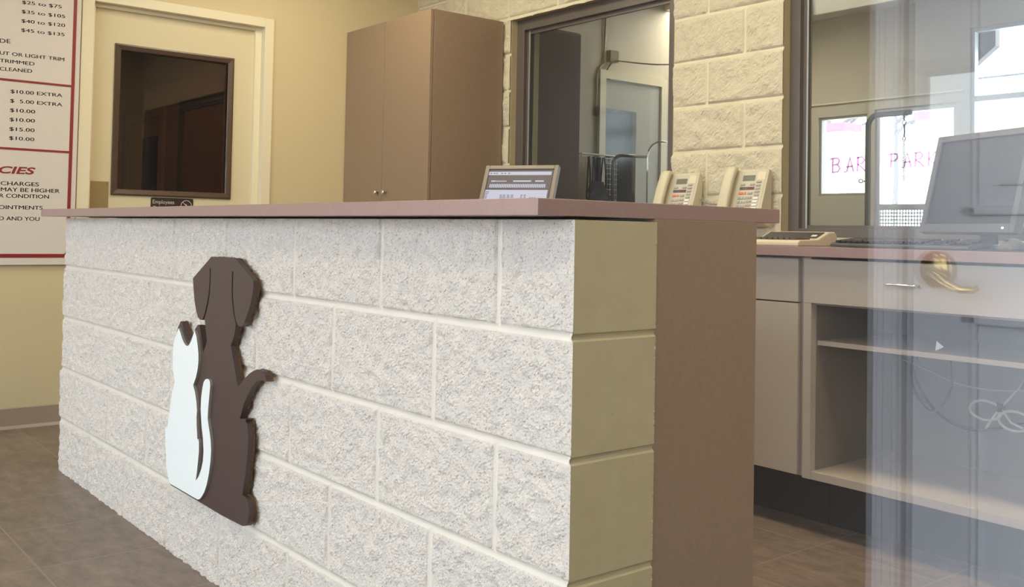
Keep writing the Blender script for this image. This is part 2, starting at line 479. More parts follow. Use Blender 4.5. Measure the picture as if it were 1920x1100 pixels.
# right partition with the glass sidelight the photograph looks through
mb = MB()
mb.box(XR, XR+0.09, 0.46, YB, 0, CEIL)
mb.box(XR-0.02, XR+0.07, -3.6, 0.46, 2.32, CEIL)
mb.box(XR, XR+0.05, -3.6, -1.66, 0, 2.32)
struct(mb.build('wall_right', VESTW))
mb = MB(); mb.box(XR-0.012, XR-0.001, 0.465, YB, 0, CEIL); mb.box(XR-0.012, XR-0.001, -3.6, -1.665, 0, 2.3)
struct(mb.build('wall_right_lining', WALL))
r = struct(empty('window_3', (XR, -1.01, 0)))
mb = MB()
mb.box(XR-0.025, XR+0.025, 0.40, 0.46, 0, 2.32); mb.box(XR-0.025, XR+0.025, -1.66, -1.60, 0, 2.32)
mb.box(XR-0.025, XR+0.025, -1.60, 0.40, 0, 0.1); mb.box(XR-0.025, XR+0.025, -1.60, 0.40, 2.25, 2.32)
mb.build('window_frame', WINF, r, bevel=0.002)
bx('glass_pane', GLASSF, r, XR-0.003, XR+0.003, -1.60, 0.40, 0.1, 2.25)

# vestibule
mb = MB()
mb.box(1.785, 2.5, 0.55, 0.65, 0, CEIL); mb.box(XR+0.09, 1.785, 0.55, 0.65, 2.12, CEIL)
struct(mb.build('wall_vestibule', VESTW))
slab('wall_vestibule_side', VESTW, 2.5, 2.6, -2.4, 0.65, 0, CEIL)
# white panel door seen only as a reflection in the sidelight
dr = struct(empty('door_2', (1.4, 0.56, 0)))
mb = MB()
ca, cb = 1.731, 1.785
for (u0, u1, h) in ((1.731, 1.738, .017), (1.738, 1.766, .0185), (1.766, 1.785, .0205)):
    mb.box(u0, u1, 0.55-h, 0.60, 0, 2.12)
mb.box(1.091, 1.785, 0.535, 0.60, 2.06, 2.12)
mb.build('door_casing', PANELW, dr, bevel=0.001)
mb = MB()
lx0, lx1 = 1.10, 1.723
mb.box(lx0, lx1, 0.558, 0.596, 0.01, 2.055)
mb.build('door_leaf', PANELW, dr)
def raised(px0, px1, pz0, pz1):
    mb = MB()
    t = 0.016
    for (a, b, c, d) in ((px0, px0+t, pz0, pz1), (px1-t, px1, pz0, pz1), (px0, px1, pz0, pz0+t), (px0, px1, pz1-t, pz1)):
        mb.box(a, b, 0.548, 0.558, c, d)
    mb.box(px0+0.05, px1-0.05, 0.551, 0.558, pz0+0.05, pz1-0.05)
    mb.build('raised_panel', PANELW, dr, bevel=0.006)
for z0, z1 in ((0.16, 0.86), (1.03, 1.86)):
    raised(1.20, 1.375, z0, z1); raised(1.435, 1.622, z0, z1)
lh = MB()
LX, LZ = 1.676, 0.935
lh.loft([[Vector((LX+rr*math.cos(t*math.pi/16), yy, LZ+rr*math.sin(t*math.pi/16))) for t in range(32)] for rr, yy in ((0.033, 0.558), (0.033, 0.552), (0.029, 0.547), (0.02, 0.545), (0.013, 0.543))])
pl = lh.build('lever_rose', BRASS, dr, smooth=True)
lv = MB().tube([(LX, 0.545, LZ), (LX, 0.522, LZ), (LX-0.004, 0.514, LZ-0.001), (LX-0.018, 0.510, LZ-0.007), (LX-0.040, 0.510, LZ-0.021), (LX-0.062, 0.512, LZ-0.031), (LX-0.078, 0.517, LZ-0.032), (LX-0.088, 0.521, LZ-0.026)], [0.011, 0.010, 0.009, 0.0075, 0.0065, 0.006, 0.0055, 0.005], 14)
lv.build('door_lever', BRASS, dr, smooth=True)

# storefront at the front of the room (behind the photographer)
mb = MB()
for a, b, c, d in ((-4.14, -3.95, 0, CEIL), (0.85, 1.05, 0, CEIL), ): mb.box(a, b, YF-0.1, YF, c, d)
mb.box(-3.95, 0.85, YF-0.1, YF, 2.7, CEIL); mb.box(-3.95, 0.85, YF-0.1, YF, 0, 0.2)
struct(mb.build('wall_front', WALL))
r = struct(empty('window_4', (-1.55, YF, 0.2)))
mb = MB()
for i in range(5):
    x = -3.95+4.8*i/4; mb.box(max(-3.95, x-0.03), min(0.85, x+0.03), YF-0.08, YF-0.02, 0.2, 2.7)
mb.box(-3.95, 0.85, YF-0.08, YF-0.02, 0.2, 0.26); mb.box(-3.95, 0.85, YF-0.08, YF-0.02, 2.64, 2.7)
mb.build('window_frame', WINF, r)
bx('glass_pane', GLASST, r, -3.95, 0.85, YF-0.053, YF-0.047, 0.26, 2.64)

# ------------------------------------------------------------------ employees' door in the left wall
dr = struct(empty('door_1', (XL, 0.8, 0)))
mb = MB()
xo = XL+0.012
for (y0, y1) in ((0.285, DY0), (DY1, 1.318)): mb.box(XL-0.10, xo, y0, y1, 0, 2.165)
mb.box(XL-0.10, xo, DY0, DY1, DZ, 2.165)
# stop of the metal frame
mb.box(XL-0.10, XL-0.030, DY1-0.038, DY1, 0, DZ); mb.box(XL-0.10, XL-0.030, DY0, DY0+0.016, 0, DZ); mb.box(XL-0.10, XL-0.030, DY0+0.016, DY1-0.038, DZ-0.020, DZ)
mb.build('door_frame', FRAMEW, dr, bevel=0.002)
ly0, ly1 = 0.360, 1.228
gy0, gy1, gz0, gz1 = 0.500, 1.078, 1.172, 1.892
mb = MB()
X0, X1 = XL-0.094, XL-0.050
mb.box(X0, X1, ly0, gy0, 0.01, 2.096); mb.box(X0, X1, gy1, ly1, 0.01, 2.096); mb.box(X0, X1, gy0, gy1, 0.01, gz0); mb.box(X0, X1, gy0, gy1, gz1, 2.096)
mb.build('door_leaf', DOORW, dr)
mb = MB(); t = 0.033
fx0, fx1 = XL-0.060, XL-0.042
a, b, c, d = gy0-t, gy1+t, gz0-t, gz1+t
prof = [(0.0, 0.0), (0.0, 0.008), (0.008, 0.010), (t-0.004, 0.006), (t, 0.001), (t, -0.02)]
def framed(mb, a, b, c, d, prof, x0):
    # mitred picture-frame moulding: profile (inset, height)
    rings = []
    for ins, h in prof:
        rings.append([Vector((x0+h, a+ins, c+ins)), Vector((x0+h, b-ins, c+ins)), Vector((x0+h, b-ins, d-ins)), Vector((x0+h, a+ins, d-ins))])
    mb.loft(rings, cap=False)
framed(mb, a, b, c, d, prof, XL-0.050)
mb.build('window_surround', BROWNF, dr)
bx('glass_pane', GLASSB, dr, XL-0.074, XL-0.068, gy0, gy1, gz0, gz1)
pp = MB().box(XL-0.050, XL-0.0475, 0.366, 0.456, 0.80, 1.207).build('push_plate', STEEL, dr, bevel=0.0008)
mb = MB()
for yy in (0.374, 0.447): mb.box(XL-0.0475, XL-0.0465, yy-0.003, yy+0.003, 1.192, 1.198)
mb.build('screw', BRASS, pp)
# name plate on the door
sg = tag(empty('door_sign', (XL-0.05, 0.787, 1.0)), 'small dark employees sign with white lettering on the cream door under its window', 'sign')
def rrect(u0, u1, v0, v1, r, n=6):
    pts = []
    for cx, cy, a in ((u1-r, v1-r, 0), (u0+r, v1-r, 90), (u0+r, v0+r, 180), (u1-r, v0+r, 270)):
        for i in range(n+1):
            t = math.radians(a+90*i/n); pts.append((cx+r*math.cos(t), cy+r*math.sin(t)))
    return pts
MB().prism(rrect(0.674, 0.902, 1.055, 1.134, 0.008), (XL-0.05, XL-0.047), lambda u, v, d: (d, u, v)).build('plate', mat('sign_plate_dark', (0.03, 0.014, 0.013), 0.35), sg)
mb = MB()
SGL = mat('sign_grey_white', (0.62, 0.58, 0.56), 0.5)
fnx = lambda u, v: (XL-0.0466, u, v)
text_on(mb, 'Employees', (0.684, 1.102), (0.798, 1.102), 0.021, fnx)
text_on(mb, 'Only', (0.684, 1.070), (0.733, 1.070), 0.021, fnx)
mb.build('lettering', SGL, sg, fix=False)
mb = MB()
cy, cz, rr = 0.864, 1.094, 0.029
mb.tube([(XL-0.0466, cy+rr*math.cos(t*math.pi/16), cz+rr*math.sin(t*math.pi/16)) for t in range(33)], 0.0016, 6)
mb.tube([(XL-0.0466, cy-rr*.7, cz+rr*.7), (XL-0.0466, cy+rr*.7, cz-rr*.7)], 0.0015, 6)
mb.tube([(XL-0.0466, cy+.004, cz-.014), (XL-0.0466, cy, cz+.006), (XL-0.0466, cy-.010, cz+.009)], 0.003, 6)
mb.build('pictogram', SGL, sg)

# corridor glimpsed through the tinted door glass
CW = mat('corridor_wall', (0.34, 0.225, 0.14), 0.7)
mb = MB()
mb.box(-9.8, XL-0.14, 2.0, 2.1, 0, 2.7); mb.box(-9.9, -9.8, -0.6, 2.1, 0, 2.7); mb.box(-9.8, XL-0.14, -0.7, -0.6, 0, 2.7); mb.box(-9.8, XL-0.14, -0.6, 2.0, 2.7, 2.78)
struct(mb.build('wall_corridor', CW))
def far_door(name, x0, x1, ztop, lite, leafm, framem):
    r = struct(empty(name, ((x0+x1)/2, 2.0, 0)))
    mb = MB(); mb.box(x0, x0+0.09, 1.97, 2.0, 0, ztop); mb.box(x1-0.09, x1, 1.97, 2.0, 0, ztop); mb.box(x0+0.09, x1-0.09, 1.97, 2.0, ztop-0.09, ztop)
    mb.build('door_frame', framem, r)
    bx('door_leaf', leafm, r, x0+0.09, x1-0.09, 1.985, 2.0, 0, ztop-0.09)
    if lite: bx('glass_pane', mat('dark_glass', (0.01, 0.008, 0.008), 0.2), r, lite[0], lite[1], 1.978, 1.985, lite[2], lite[3])
far_door('door_4', -8.63, -7.6, 2.06, (-8.15, -7.75, 1.05, 1.80), mat('corridor_door_grey', (0.55, 0.49, 0.45), 0.5), mat('corridor_door_grey', (0.55, 0.49, 0.45), 0.5))
far_door('door_5', -7.22, -6.1, 2.06, None, mat('corridor_brown', (0.22, 0.10, 0.06), 0.5), mat('corridor_frame_dark', (0.035, 0.018, 0.014), 0.5))

# ------------------------------------------------------------------ grooming room behind the rear wall
GRW = mat('grooming_wall', (0.58, 0.53, 0.44), 0.6)
mb = MB()
mb.box(XL-0.14, XL, YR, 6.0, 0, CEIL)
struct(mb.build('wall_grooming_left', GRW))
slab('wall_grooming_right', GRW, 2.2, 2.3, YR, 6.0, 0, CEIL)
slab('wall_grooming_front', GRW, XR, 2.2, YB, YR, 0, CEIL)
# exterior wall with the openings for window_5, door_6 and window_6
YE = 6.0
SIDE = (-3.577, -3.13); DOORX = (-3.066, -2.40); WB = (-2.308, -1.0)
mb = MB()
mb.box(XL-0.14, SIDE[0], YE, YE+0.12, 0, CEIL); mb.box(SIDE[1], DOORX[0], YE, YE+0.12, 0, CEIL); mb.box(DOORX[1], WB[0], YE, YE+0.12, 0, CEIL); mb.box(WB[1], 2.3, YE, YE+0.12, 0, CEIL)
mb.box(SIDE[0], SIDE[1], YE, YE+0.12, 0, 1.335); mb.box(SIDE[0], SIDE[1], YE, YE+0.12, 1.985, CEIL)
mb.box(DOORX[0], DOORX[1], YE, YE+0.12, 2.012, CEIL)
mb.box(WB[0], WB[1], YE, YE+0.12, 0, 1.70); mb.box(WB[0], WB[1], YE, YE+0.12, 2.545, CEIL)
struct(mb.build('wall_exterior', GRW))
MB().box(SIDE[0]-0.08, DOORX[1]+0.06, YE-0.02, YE, 2.085, 2.097).build('trim_1', FRAMEW)['kind'] = 'structure'
r = struct(empty('window_5', (-3.35, YE, 1.33)))
mb = MB(); t = 0.02
for q in ((SIDE[0], SIDE[0]+t, 1.335, 1.985), (SIDE[1]-t, SIDE[1], 1.335, 1.985), (SIDE[0]+t, SIDE[1]-t, 1.335, 1.335+t), (SIDE[0]+t, SIDE[1]-t, 1.985-t, 1.985)): mb.box(q[0], q[1], YE+0.02, YE+0.06, q[2], q[3])
mb.build('window_frame', GALV, r)
bx('glass_pane', GLASST, r, SIDE[0]+t, SIDE[1]-t, YE+0.038, YE+0.042, 1.355, 1.965)
mb = MB(); fny = lambda u, v: (u, YE+0.034, v)
text_on(mb, 'BARK', (-3.46, 1.545), (-3.06, 1.548), 0.115, fny, offset=-0.02) if False else None
def stroke(mb, segs, x0, z0, wdt, h, y, r=0.0075):
    for sg_ in segs: mb.tube([(x0+u*wdt, y, z0+v*h) for u, v in sg_], r, 6)
LET = {'B': [[(0, 0), (.05, 1)], [(-.25, .93), (.05, 1), (.6, .98), (.75, .8), (.6, .6), (.05, .52), (.6, .5), (.82, .28), (.6, .06), (0, 0)]],
       'A': [[(-.1, 0), (.2, .05), (.5, 1), (.9, 0)], [(.15, .35), (.8, .38)]],
       'R': [[(0, 0), (.08, 1)], [(-.05, .95), (.5, 1), (.75, .78), (.5, .55), (.05, .5), (.45, .3), (.85, 0)]],
       'P': [[(0, 0), (.08, 1)], [(-.2, .93), (.08, 1), (.65, .95), (.72, .7), (.45, .5), (.05, .48)]],
       'K': [[(0, 0), (.05, 1)], [(.7, 1), (.1, .5), (.75, 0)]]}
def hand(mb, s, xs, z0, h, wdt, y):
    for c, x in zip(s, xs): stroke(mb, LET[c], x, z0, wdt, h, y)
mb = MB(); hand(mb, 'BAR', (-3.462, -3.345, -3.235), 1.527, 0.118, 0.085, YE+0.032)
mb.build('marker_lettering', PINKR, r)
r = struct(empty('door_6', (-2.73, YE, 0)))
mb = MB(); t = 0.035
dz0, dz1 = 0.02, 2.01
mb.box(DOORX[0], DOORX[0]+t, YE+0.02, YE+0.06, dz0, dz1); mb.box(DOORX[1]-t, DOORX[1], YE+0.02, YE+0.06, dz0, dz1); mb.box(DOORX[0]+t, DOORX[1]-t, YE+0.02, YE+0.06, dz1-t, dz1)
mb.box(DOORX[0]+t, DOORX[1]-t, YE+0.02, YE+0.06, 1.222, 1.262); mb.box(DOORX[0]+t, DOORX[1]-t, YE+0.02, YE+0.06, 0.02, 0.16)
mb.build('door_frame', mat('storm_door_grey', (0.52, 0.54, 0.57), 0.4, metal=0.4), r)
bx('glass_pane', GLASST, r, DOORX[0]+t, DOORX[1]-t, YE+0.038, YE+0.042, 1.262, dz1-t)
mb = MB(); n = 26
for i in range(n):
    x = DOORX[0]+t+(DOORX[1]-DOORX[0]-2*t)*i/(n-1); mb.box(x-0.0045, x+0.0045, YE+0.03, YE+0.036, 0.16, 1.222)
for i in range(40):
    z = 0.17+1.05*i/39; mb.box(DOORX[0]+t, DOORX[1]-t, YE+0.03, YE+0.036, z-0.0045, z+0.0045)
mb.build('mesh_grille', mat('storm_door_grey', (0.52, 0.54, 0.57), 0.4), r)
mb = MB(); hand(mb, 'KPARK', (-3.02, -2.935, -2.838, -2.737, -2.632), 1.535, 0.118, 0.085, YE+0.032) if False else hand(mb, 'PARK', (-2.945, -2.848, -2.742, -2.636), 1.545, 0.112, 0.082, YE+0.032)
mb.build('marker_lettering', PINKR, r)
r = struct(empty('window_6', (-1.6, YE, 1.75)))
mb = MB()
for q in ((WB[0], WB[0]+0.03, 1.70, 2.545), (WB[1]-0.03, WB[1], 1.70, 2.545), (WB[0]+0.03, WB[1]-0.03, 1.70, 1.74), (WB[0]+0.03, WB[1]-0.03, 2.515, 2.545), (WB[0]+0.03, WB[1]-0.03, 2.004, 2.045)): mb.box(q[0], q[1], YE+0.02, YE+0.07, q[2], q[3])
mb.build('window_frame', mat('storm_door_grey', (0.52, 0.54, 0.57), 0.4), r)
bx('glass_pane', GLASST, r, WB[0]+0.03, WB[1]-0.03, YE+0.045, YE+0.05, 1.74, 2.515)

# white door with a dark glass light in the grooming room's left wall
r = struct(empty('door_3', (XL, 4.2, 0)))
mb = MB(); x1 = XL+0.03
for (y0, y1) in ((3.865, 3.925), (4.52, 4.58)): mb.box(XL, x1, y0, y1, 0, 2.185)
mb.box(XL, x1, 3.925, 4.52, 2.125, 2.185)
mb.build('door_frame', FRAMEW, r)
bx('door_leaf', mat('grooming_door_white', (0.46, 0.46, 0.43), 0.5), r, XL, XL+0.012, 3.925, 4.52, 0.01, 2.125)
bx('glass_pane', mat('dark_door_glass', (0.035, 0.035, 0.036), 0.12), r, XL+0.012, XL+0.018, 3.93, 4.255, 1.22, 1.905)

# outdoors
g = struct(bx('snow_ground', SNOW, None, -30, 30, 6.13, 45, -0.25, -0.12)); 
g2 = struct(bx('pavement', PAVE, None, -25, 25, -25, -3.75, -0.25, -0.13))

# where the two monitors stand
M1X, M1Y, M1Z = -2.575, 1.93, 1.035
M2X, M2Y, M2Z = -0.327, 1.963, 1.012

# ------------------------------------------------------------------ reception counter
XE = -15*B + 0.012                    # far end of the block base
YEND = 0.192
ct = tag(empty('reception_counter', (XE/2, 0.24, 0)), 'long reception counter with a cream split-face block front and brown laminate end', 'counter')
mb = MB().use(BLOCK)
s = B/58
lines = [-0.1]+[B*k for k in range(1, 5)]
def jfront(u, k):
    off = 0.0 if k % 2 else B           # top course starts with a half block at the corner
    t = (-u-off) % (2*B)
    d = min(t, 2*B-t)
    if -u < 0.02: return 1.0
    return d
ztop = 1.010
nz_top = round(ztop/s)*s
split_grid(mb, -15*B, 0.0, 0.0, nz_top, s, lines, jfront, lambda u, z, h: (-0.0045 if (u > -1e-6 and h < 0.0043) else u, -h, z), 0.0078, 0.0062, 1.3, None,
           strip=lambda u: u > -0.0115, freq=36.0, jw=1.95, jh=0.0042, jm=MORTAR)
# smooth end face with struck joints
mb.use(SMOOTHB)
def end_grid():
    ny, sy = 40, (YEND+0.0068)/40
    nzz = int(round(nz_top/s)); ids = {}
    for j in range(nzz+1):
        z = nz_top*j/nzz; dz = min(abs(z-q) for q in lines[1:])
        for i in range(ny+1):
            y = -0.0068+(YEND+0.0068)*i/ny
            d = 0.0045 if dz < s*0.6 else (0.0035 if dz < s*1.3 else 0.0)
            d += 0.00022*noise.noise(Vector((y*90, z*90, 5.0)))
            if i == ny: d += 0.0015*noise.noise(Vector((2.0, z*160, 1.0)))
            ids[i, j] = len(mb.v); mb.v.append((-d, y, z))
    for j in range(nzz):
        for i in range(ny):
            mb.f.append([ids[i, j], ids[i+1, j], ids[i+1, j+1], ids[i, j+1]]); mb.m.append(mb.cur)
end_grid()
mb.box(-15*B, -0.009, 0.001, YEND-0.001, 0.0, nz_top)
mb.build('block_base', None, ct, fix=False)
# laminate end panel, rear panel and inner shelf of the staff side
bx('end_panel', LAM, ct, -0.030, -0.003, YEND, 0.482, 0.0, 1.0145, bevel=0.001)
bx('rear_panel', LAM, ct, XE+0.02, -0.030, 0.20, 0.215, 0.0, 1.0145)
bx('far_end_panel', LAM, ct, XE, XE+0.02, YEND, 0.482, 0.0, 1.0145)
bx('shelf', LAM, ct, XE+0.02, -0.030, 0.215, 0.46, 0.70, 0.72)
tag(bx('reception_countertop', LAMT, None, -3.1224, -0.0063, -0.0831, 0.5601, 1.0145, 1.0427, bevel=0.0012), 'long mauve brown laminate countertop slab on the block reception counter', 'countertop')

# dog-and-cat emblem
DOG = [(-1.4607, 0.9022), (-1.2979, 0.9026), (-1.1809, 0.849), (-1.1819, 0.8322), (-1.1869, 0.8118), (-1.197, 0.7865), (-1.2105, 0.7653), (-1.2224, 0.7486), (-1.2324, 0.7365), (-1.2418, 0.7301), (-1.2525, 0.7257), (-1.2663, 0.7257), (-1.2798, 0.7349), (-1.2922, 0.7523), (-1.3005, 0.7747), (-1.3066, 0.7975), (-1.3093, 0.8205), (-1.3097, 0.8437), (-1.3091, 0.867), (-1.3126, 0.8691), (-1.3165, 0.8666), (-1.3166, 0.8434), (-1.3161, 0.8201), (-1.3134, 0.7971), (-1.3073, 0.7743), (-1.2989, 0.7518), (-1.2879, 0.7388), (-1.285, 0.7318), (-1.2872, 0.7102), (-1.2986, 0.6892), (-1.3132, 0.6702), (-1.302, 0.6504), (-1.2848, 0.6186), (-1.2716, 0.5897), (-1.2576, 0.5687), (-1.238, 0.5834), (-1.2172, 0.5965), (-1.1897, 0.6119), (-1.1691, 0.6203), (-1.1487, 0.6263), (-1.1283, 0.6287), (-1.1111, 0.6258), (-1.1006, 0.6184), (-1.0947, 0.6091), (-1.089, 0.6035), (-1.1043, 0.6015), (-1.1133, 0.6056), (-1.1301, 0.6034), (-1.1502, 0.5956), (-1.1735, 0.5793), (-1.1987, 0.5542), (-1.2186, 0.5305), (-1.2341, 0.5027), (-1.2419, 0.488), (-1.1996, 0.4926), (-1.2076, 0.4868), (-1.1955, 0.4814), (-1.1869, 0.4489), (-1.1894, 0.4078), (-1.194, 0.3798), (-1.1987, 0.3518), (-1.2068, 0.3257), (-1.2135, 0.2971), (-1.195, 0.2957), (-1.1817, 0.2905), (-1.173, 0.2763), (-1.1716, 0.2551), (-1.1781, 0.2348), (-1.1903, 0.2244), (-1.2097, 0.2197), (-1.3466, 0.2159), (-1.5116, 0.217), (-1.7196, 0.2172), (-1.7294, 0.2293), (-1.7483, 0.2634), (-1.7618, 0.318), (-1.7702, 0.374), (-1.7571, 0.4), (-1.751, 0.4008), (-1.7384, 0.4478), (-1.7266, 0.4909), (-1.7039, 0.5284), (-1.7141, 0.5374), (-1.7222, 0.5536), (-1.7277, 0.5737), (-1.7283, 0.6048), (-1.7255, 0.6293), (-1.7119, 0.6618), (-1.7004, 0.6835), (-1.6778, 0.7053), (-1.6666, 0.7052), (-1.658, 0.6906), (-1.6476, 0.6762), (-1.6339, 0.6656), (-1.6187, 0.6569), (-1.6076, 0.6539), (-1.5973, 0.659), (-1.5782, 0.6774), (-1.5619, 0.6939), (-1.5453, 0.7062), (-1.5341, 0.7062), (-1.5202, 0.6827), (-1.5095, 0.6543), (-1.4994, 0.6325), (-1.4742, 0.6675), (-1.4791, 0.6768), (-1.4874, 0.6987), (-1.495, 0.7209), (-1.4998, 0.7253), (-1.4866, 0.7446), (-1.473, 0.7724), (-1.4654, 0.7971), (-1.4624, 0.824), (-1.4621, 0.8531), (-1.4645, 0.8695), (-1.4677, 0.8709), (-1.4707, 0.8693), (-1.4689, 0.8528), (-1.4693, 0.8236), (-1.4735, 0.7966), (-1.4813, 0.7742), (-1.495, 0.7464), (-1.5047, 0.7322), (-1.5148, 0.7221), (-1.5296, 0.7216), (-1.5462, 0.7265), (-1.5606, 0.744), (-1.576, 0.7729), (-1.5869, 0.8098), (-1.5922, 0.8359)]
CAT = [(-1.6715, 0.6864), (-1.6565, 0.6741), (-1.6414, 0.6585), (-1.6268, 0.6481), (-1.6127, 0.6418), (-1.599, 0.6405), (-1.586, 0.6455), (-1.5735, 0.6567), (-1.5614, 0.6711), (-1.5479, 0.6898), (-1.5337, 0.6753), (-1.5234, 0.6534), (-1.5146, 0.6282), (-1.5128, 0.6055), (-1.5179, 0.5821), (-1.5283, 0.5596), (-1.5465, 0.5353), (-1.5321, 0.5182), (-1.5198, 0.4938), (-1.5127, 0.4688), (-1.5152, 0.4498), (-1.5106, 0.4208), (-1.5044, 0.3912), (-1.495, 0.3908), (-1.492, 0.3825), (-1.4908, 0.3561), (-1.4957, 0.3286), (-1.5012, 0.298), (-1.5073, 0.2754), (-1.4888, 0.2892), (-1.4712, 0.3127), (-1.4601, 0.3383), (-1.4577, 0.368), (-1.4649, 0.4019), (-1.4762, 0.4294), (-1.482, 0.455), (-1.4868, 0.476), (-1.4859, 0.5084), (-1.478, 0.5385), (-1.4708, 0.5539), (-1.4605, 0.5623), (-1.4475, 0.5659), (-1.436, 0.5658), (-1.4274, 0.5611), (-1.4241, 0.5489), (-1.4291, 0.5164), (-1.434, 0.4839), (-1.4349, 0.4595), (-1.4284, 0.443), (-1.4188, 0.4243), (-1.4098, 0.4027), (-1.405, 0.3776), (-1.4078, 0.3454), (-1.4158, 0.3121), (-1.4285, 0.2806), (-1.4441, 0.257), (-1.4619, 0.24), (-1.4766, 0.2304), (-1.4918, 0.2262), (-1.6982, 0.2259), (-1.7117, 0.2294), (-1.7218, 0.2445), (-1.7352, 0.267), (-1.7487, 0.3213), (-1.757, 0.377), (-1.7405, 0.3895), (-1.73, 0.4153), (-1.7191, 0.4582), (-1.7077, 0.4942), (-1.687, 0.5311), (-1.6972, 0.5401), (-1.7062, 0.5562), (-1.7116, 0.5761), (-1.7123, 0.607), (-1.7095, 0.6314), (-1.6973, 0.6566)]

em = tag(empty('dog_and_cat_emblem', (-1.45, -0.02, 0.217)), 'flat cut-out emblem of a brown dog and white cat on the block counter front', 'emblem')
def fan(pts): return pts
def plate(name, pts, y0, y1, m, parent, edge=None, bevel=0):
    """cut-out panel: triangulated faces with a side wall"""
    b = bmesh.new()
    vf = [b.verts.new((x, y0, z)) for x, z in pts]
    f = b.faces.new(vf); f.normal_update()
    if f.normal.y > 0: f.normal_flip()
    r = bmesh.ops.triangulate(b, faces=[f], ngon_method='EAR_CLIP')
    front = list(b.faces)
    ret = bmesh.ops.extrude_face_region(b, geom=front)
    for v in [g for g in ret['geom'] if isinstance(g, bmesh.types.BMVert)]: v.co.y = y1
    bmesh.ops.recalc_face_normals(b, faces=b.faces)
    me = bpy.data.meshes.new(name); 
    me.materials.append(m)
    if edge: me.materials.append(edge)
    for fc in b.faces: fc.material_index = 1 if (edge and abs(fc.normal.y) < 0.5) else 0
    b.to_mesh(me); b.free()
    o = bpy.data.objects.new(name, me); COL.objects.link(o)
    o.parent = parent; o.matrix_parent_inverse = PW(parent).inverted()
    return o
rnd = random.Random(4)
def jitter(pts, n, amt):
    out = []
    for i in range(len(pts)):
        a, b_ = pts[i], pts[(i+1) % len(pts)]
        L_ = math.hypot(b_[0]-a[0], b_[1]-a[1]); k = max(1, int(L_/n))
        for j in range(k):
            t = j/k; out.append((a[0]+(b_[0]-a[0])*t + rnd.uniform(-amt, amt), a[1]+(b_[1]-a[1])*t+rnd.uniform(-amt, amt)))
    return out
plate('dog_panel', DOG, -0.036, -0.0225, EMBR, em)
plate('dog_backing', jitter(DOG, 0.006, 0.0018), -0.0225, -0.0165, EMBRUST, em)['label'] = 'ragged rust-coloured backing behind the dog'
plate('cat_panel', CAT, -0.044, -0.036, EMWH, em, edge=EMEDGE)['label'] = 'white cat cut-out with grey edges'

# ------------------------------------------------------------------ price sign on the left wall
ps = tag(empty('price_sign', (XL, -0.3, 0.784)), 'white grooming price board with red border hung on the cream wall beside the door', 'sign')
Yl, Yr, Zb, Zt = -0.95, 0.279, 0.784, 2.62
bx('board', WHITE, ps, XL+0.004, XL+0.018, Yl, Yr, Zb, Zt, bevel=0.001)
xs_ = XL+0.0195
fs_ = lambda u, v: (xs_, u, v)
mb = MB()
ry0, ry1 = 0.2415, 0.2570
mb.prism([(ry0, 0.855), (ry1, 0.845), (ry1, Zt-0.03), (ry0, Zt-0.03)], (XL+0.018, xs_), lambda u, v, d: (d, u, v))
mb.prism([(Yl+0.03, 0.8188), (0.243, 0.8188), (0.2535, 0.826), (ry1, 0.845), (ry0, 0.855), (0.239, 0.843), (0.234, 0.8370), (Yl+0.03, 0.8370)], (XL+0.018, xs_), lambda u, v, d: (d, u, v))
for zz in (1.669, 1.3405): mb.box(XL+0.018, xs_, Yl+0.03, ry0, zz-0.0055, zz+0.0055)
mb.box(XL+0.018, xs_, Yl+0.03, Yl+0.0455, 0.837, Zt-0.03); mb.box(XL+0.018, xs_, Yl+0.0455, ry0, Zt-0.0455, Zt-0.03)
mb.build('red_border', RED, ps)
mb = MB(); O = 0.0
fs2 = lambda u, v: (XL+0.0186, u, v)
T = [('$25 to $75', (0.0054, 2.0442), (0.1851, 2.0491), .0170, None), ('$35 to $105', (0.0052, 1.9989), (0.2023, 2.0035), .0170, None),
     ('$40 to $120', (0.0055, 1.9536), (0.2037, 1.959), .0170, None), ('$45 to $135', (0.0059, 1.9089), (0.2024, 1.913), .0170, None),
     ('DE', (-0.0863, 1.8425), (-0.039, 1.8458), .0205, None), ('CUT OR LIGHT TRIM', (-0.0845, 1.7863), (0.2051, 1.7897), .0178, 'UT OR LIGHT TRIM'),
     ('TRIMMED', (-0.0834, 1.7499), (0.0699, 1.751), .0178, None), ('CLEANED', (-0.0821, 1.7106), (0.0607, 1.7145), .0178, None),
     ('$10.00 EXTRA', (-0.0314, 1.6075), (0.2017, 1.6107), .0178, None), ('$  5.00 EXTRA', (-0.0316, 1.5626), (0.2031, 1.5645), .0178, None),
     ('$10.00', (-0.0312, 1.5172), (0.0799, 1.5185), .0178, None), ('$10.00', (-0.0314, 1.4724), (0.0802, 1.4743), .0178, None),
     ('$15.00', (-0.031, 1.427), (0.0801, 1.4282), .0178, None), ('$10.00', (-0.0306, 1.3835), (0.0804, 1.3834), .0178, None),
     ('CHARGES', (-0.0605, 1.1645), (0.1080, 1.1655), .0195, None), ('MAY BE HIGHER', (-0.0590, 1.1350), (0.2040, 1.1374), .0195, None),
     ('OR CONDITION', (-0.0637, 1.1050), (0.1557, 1.1074), .0195, 'R CONDITION'), ('APPOINTMENTS', (-0.0650, 1.0500), (0.1283, 1.0520), .0195, 'OINTMENTS'),
     ('D AND YOU', (-0.0620, 0.9970), (0.1164, 0.9975), .0195, None)]
for s_, a, b, cap, vis in T:
    mb = MB()
    for sh in (-0.0005, 0.0005): text_on(mb, s_, (a[0]+sh, a[1]), (b[0]+sh, b[1]), cap, fs2, vis)
    mb.build('text_line', BLACK, ps, fix=False)
mb = MB()
text_on(mb, 'POLICIES', (-0.072, 1.2220), (0.0905, 1.2225), .034, fs2, 'CIES', shear=0.22, offset=0.03)
mb.build('red_heading', RED, ps, fix=False)

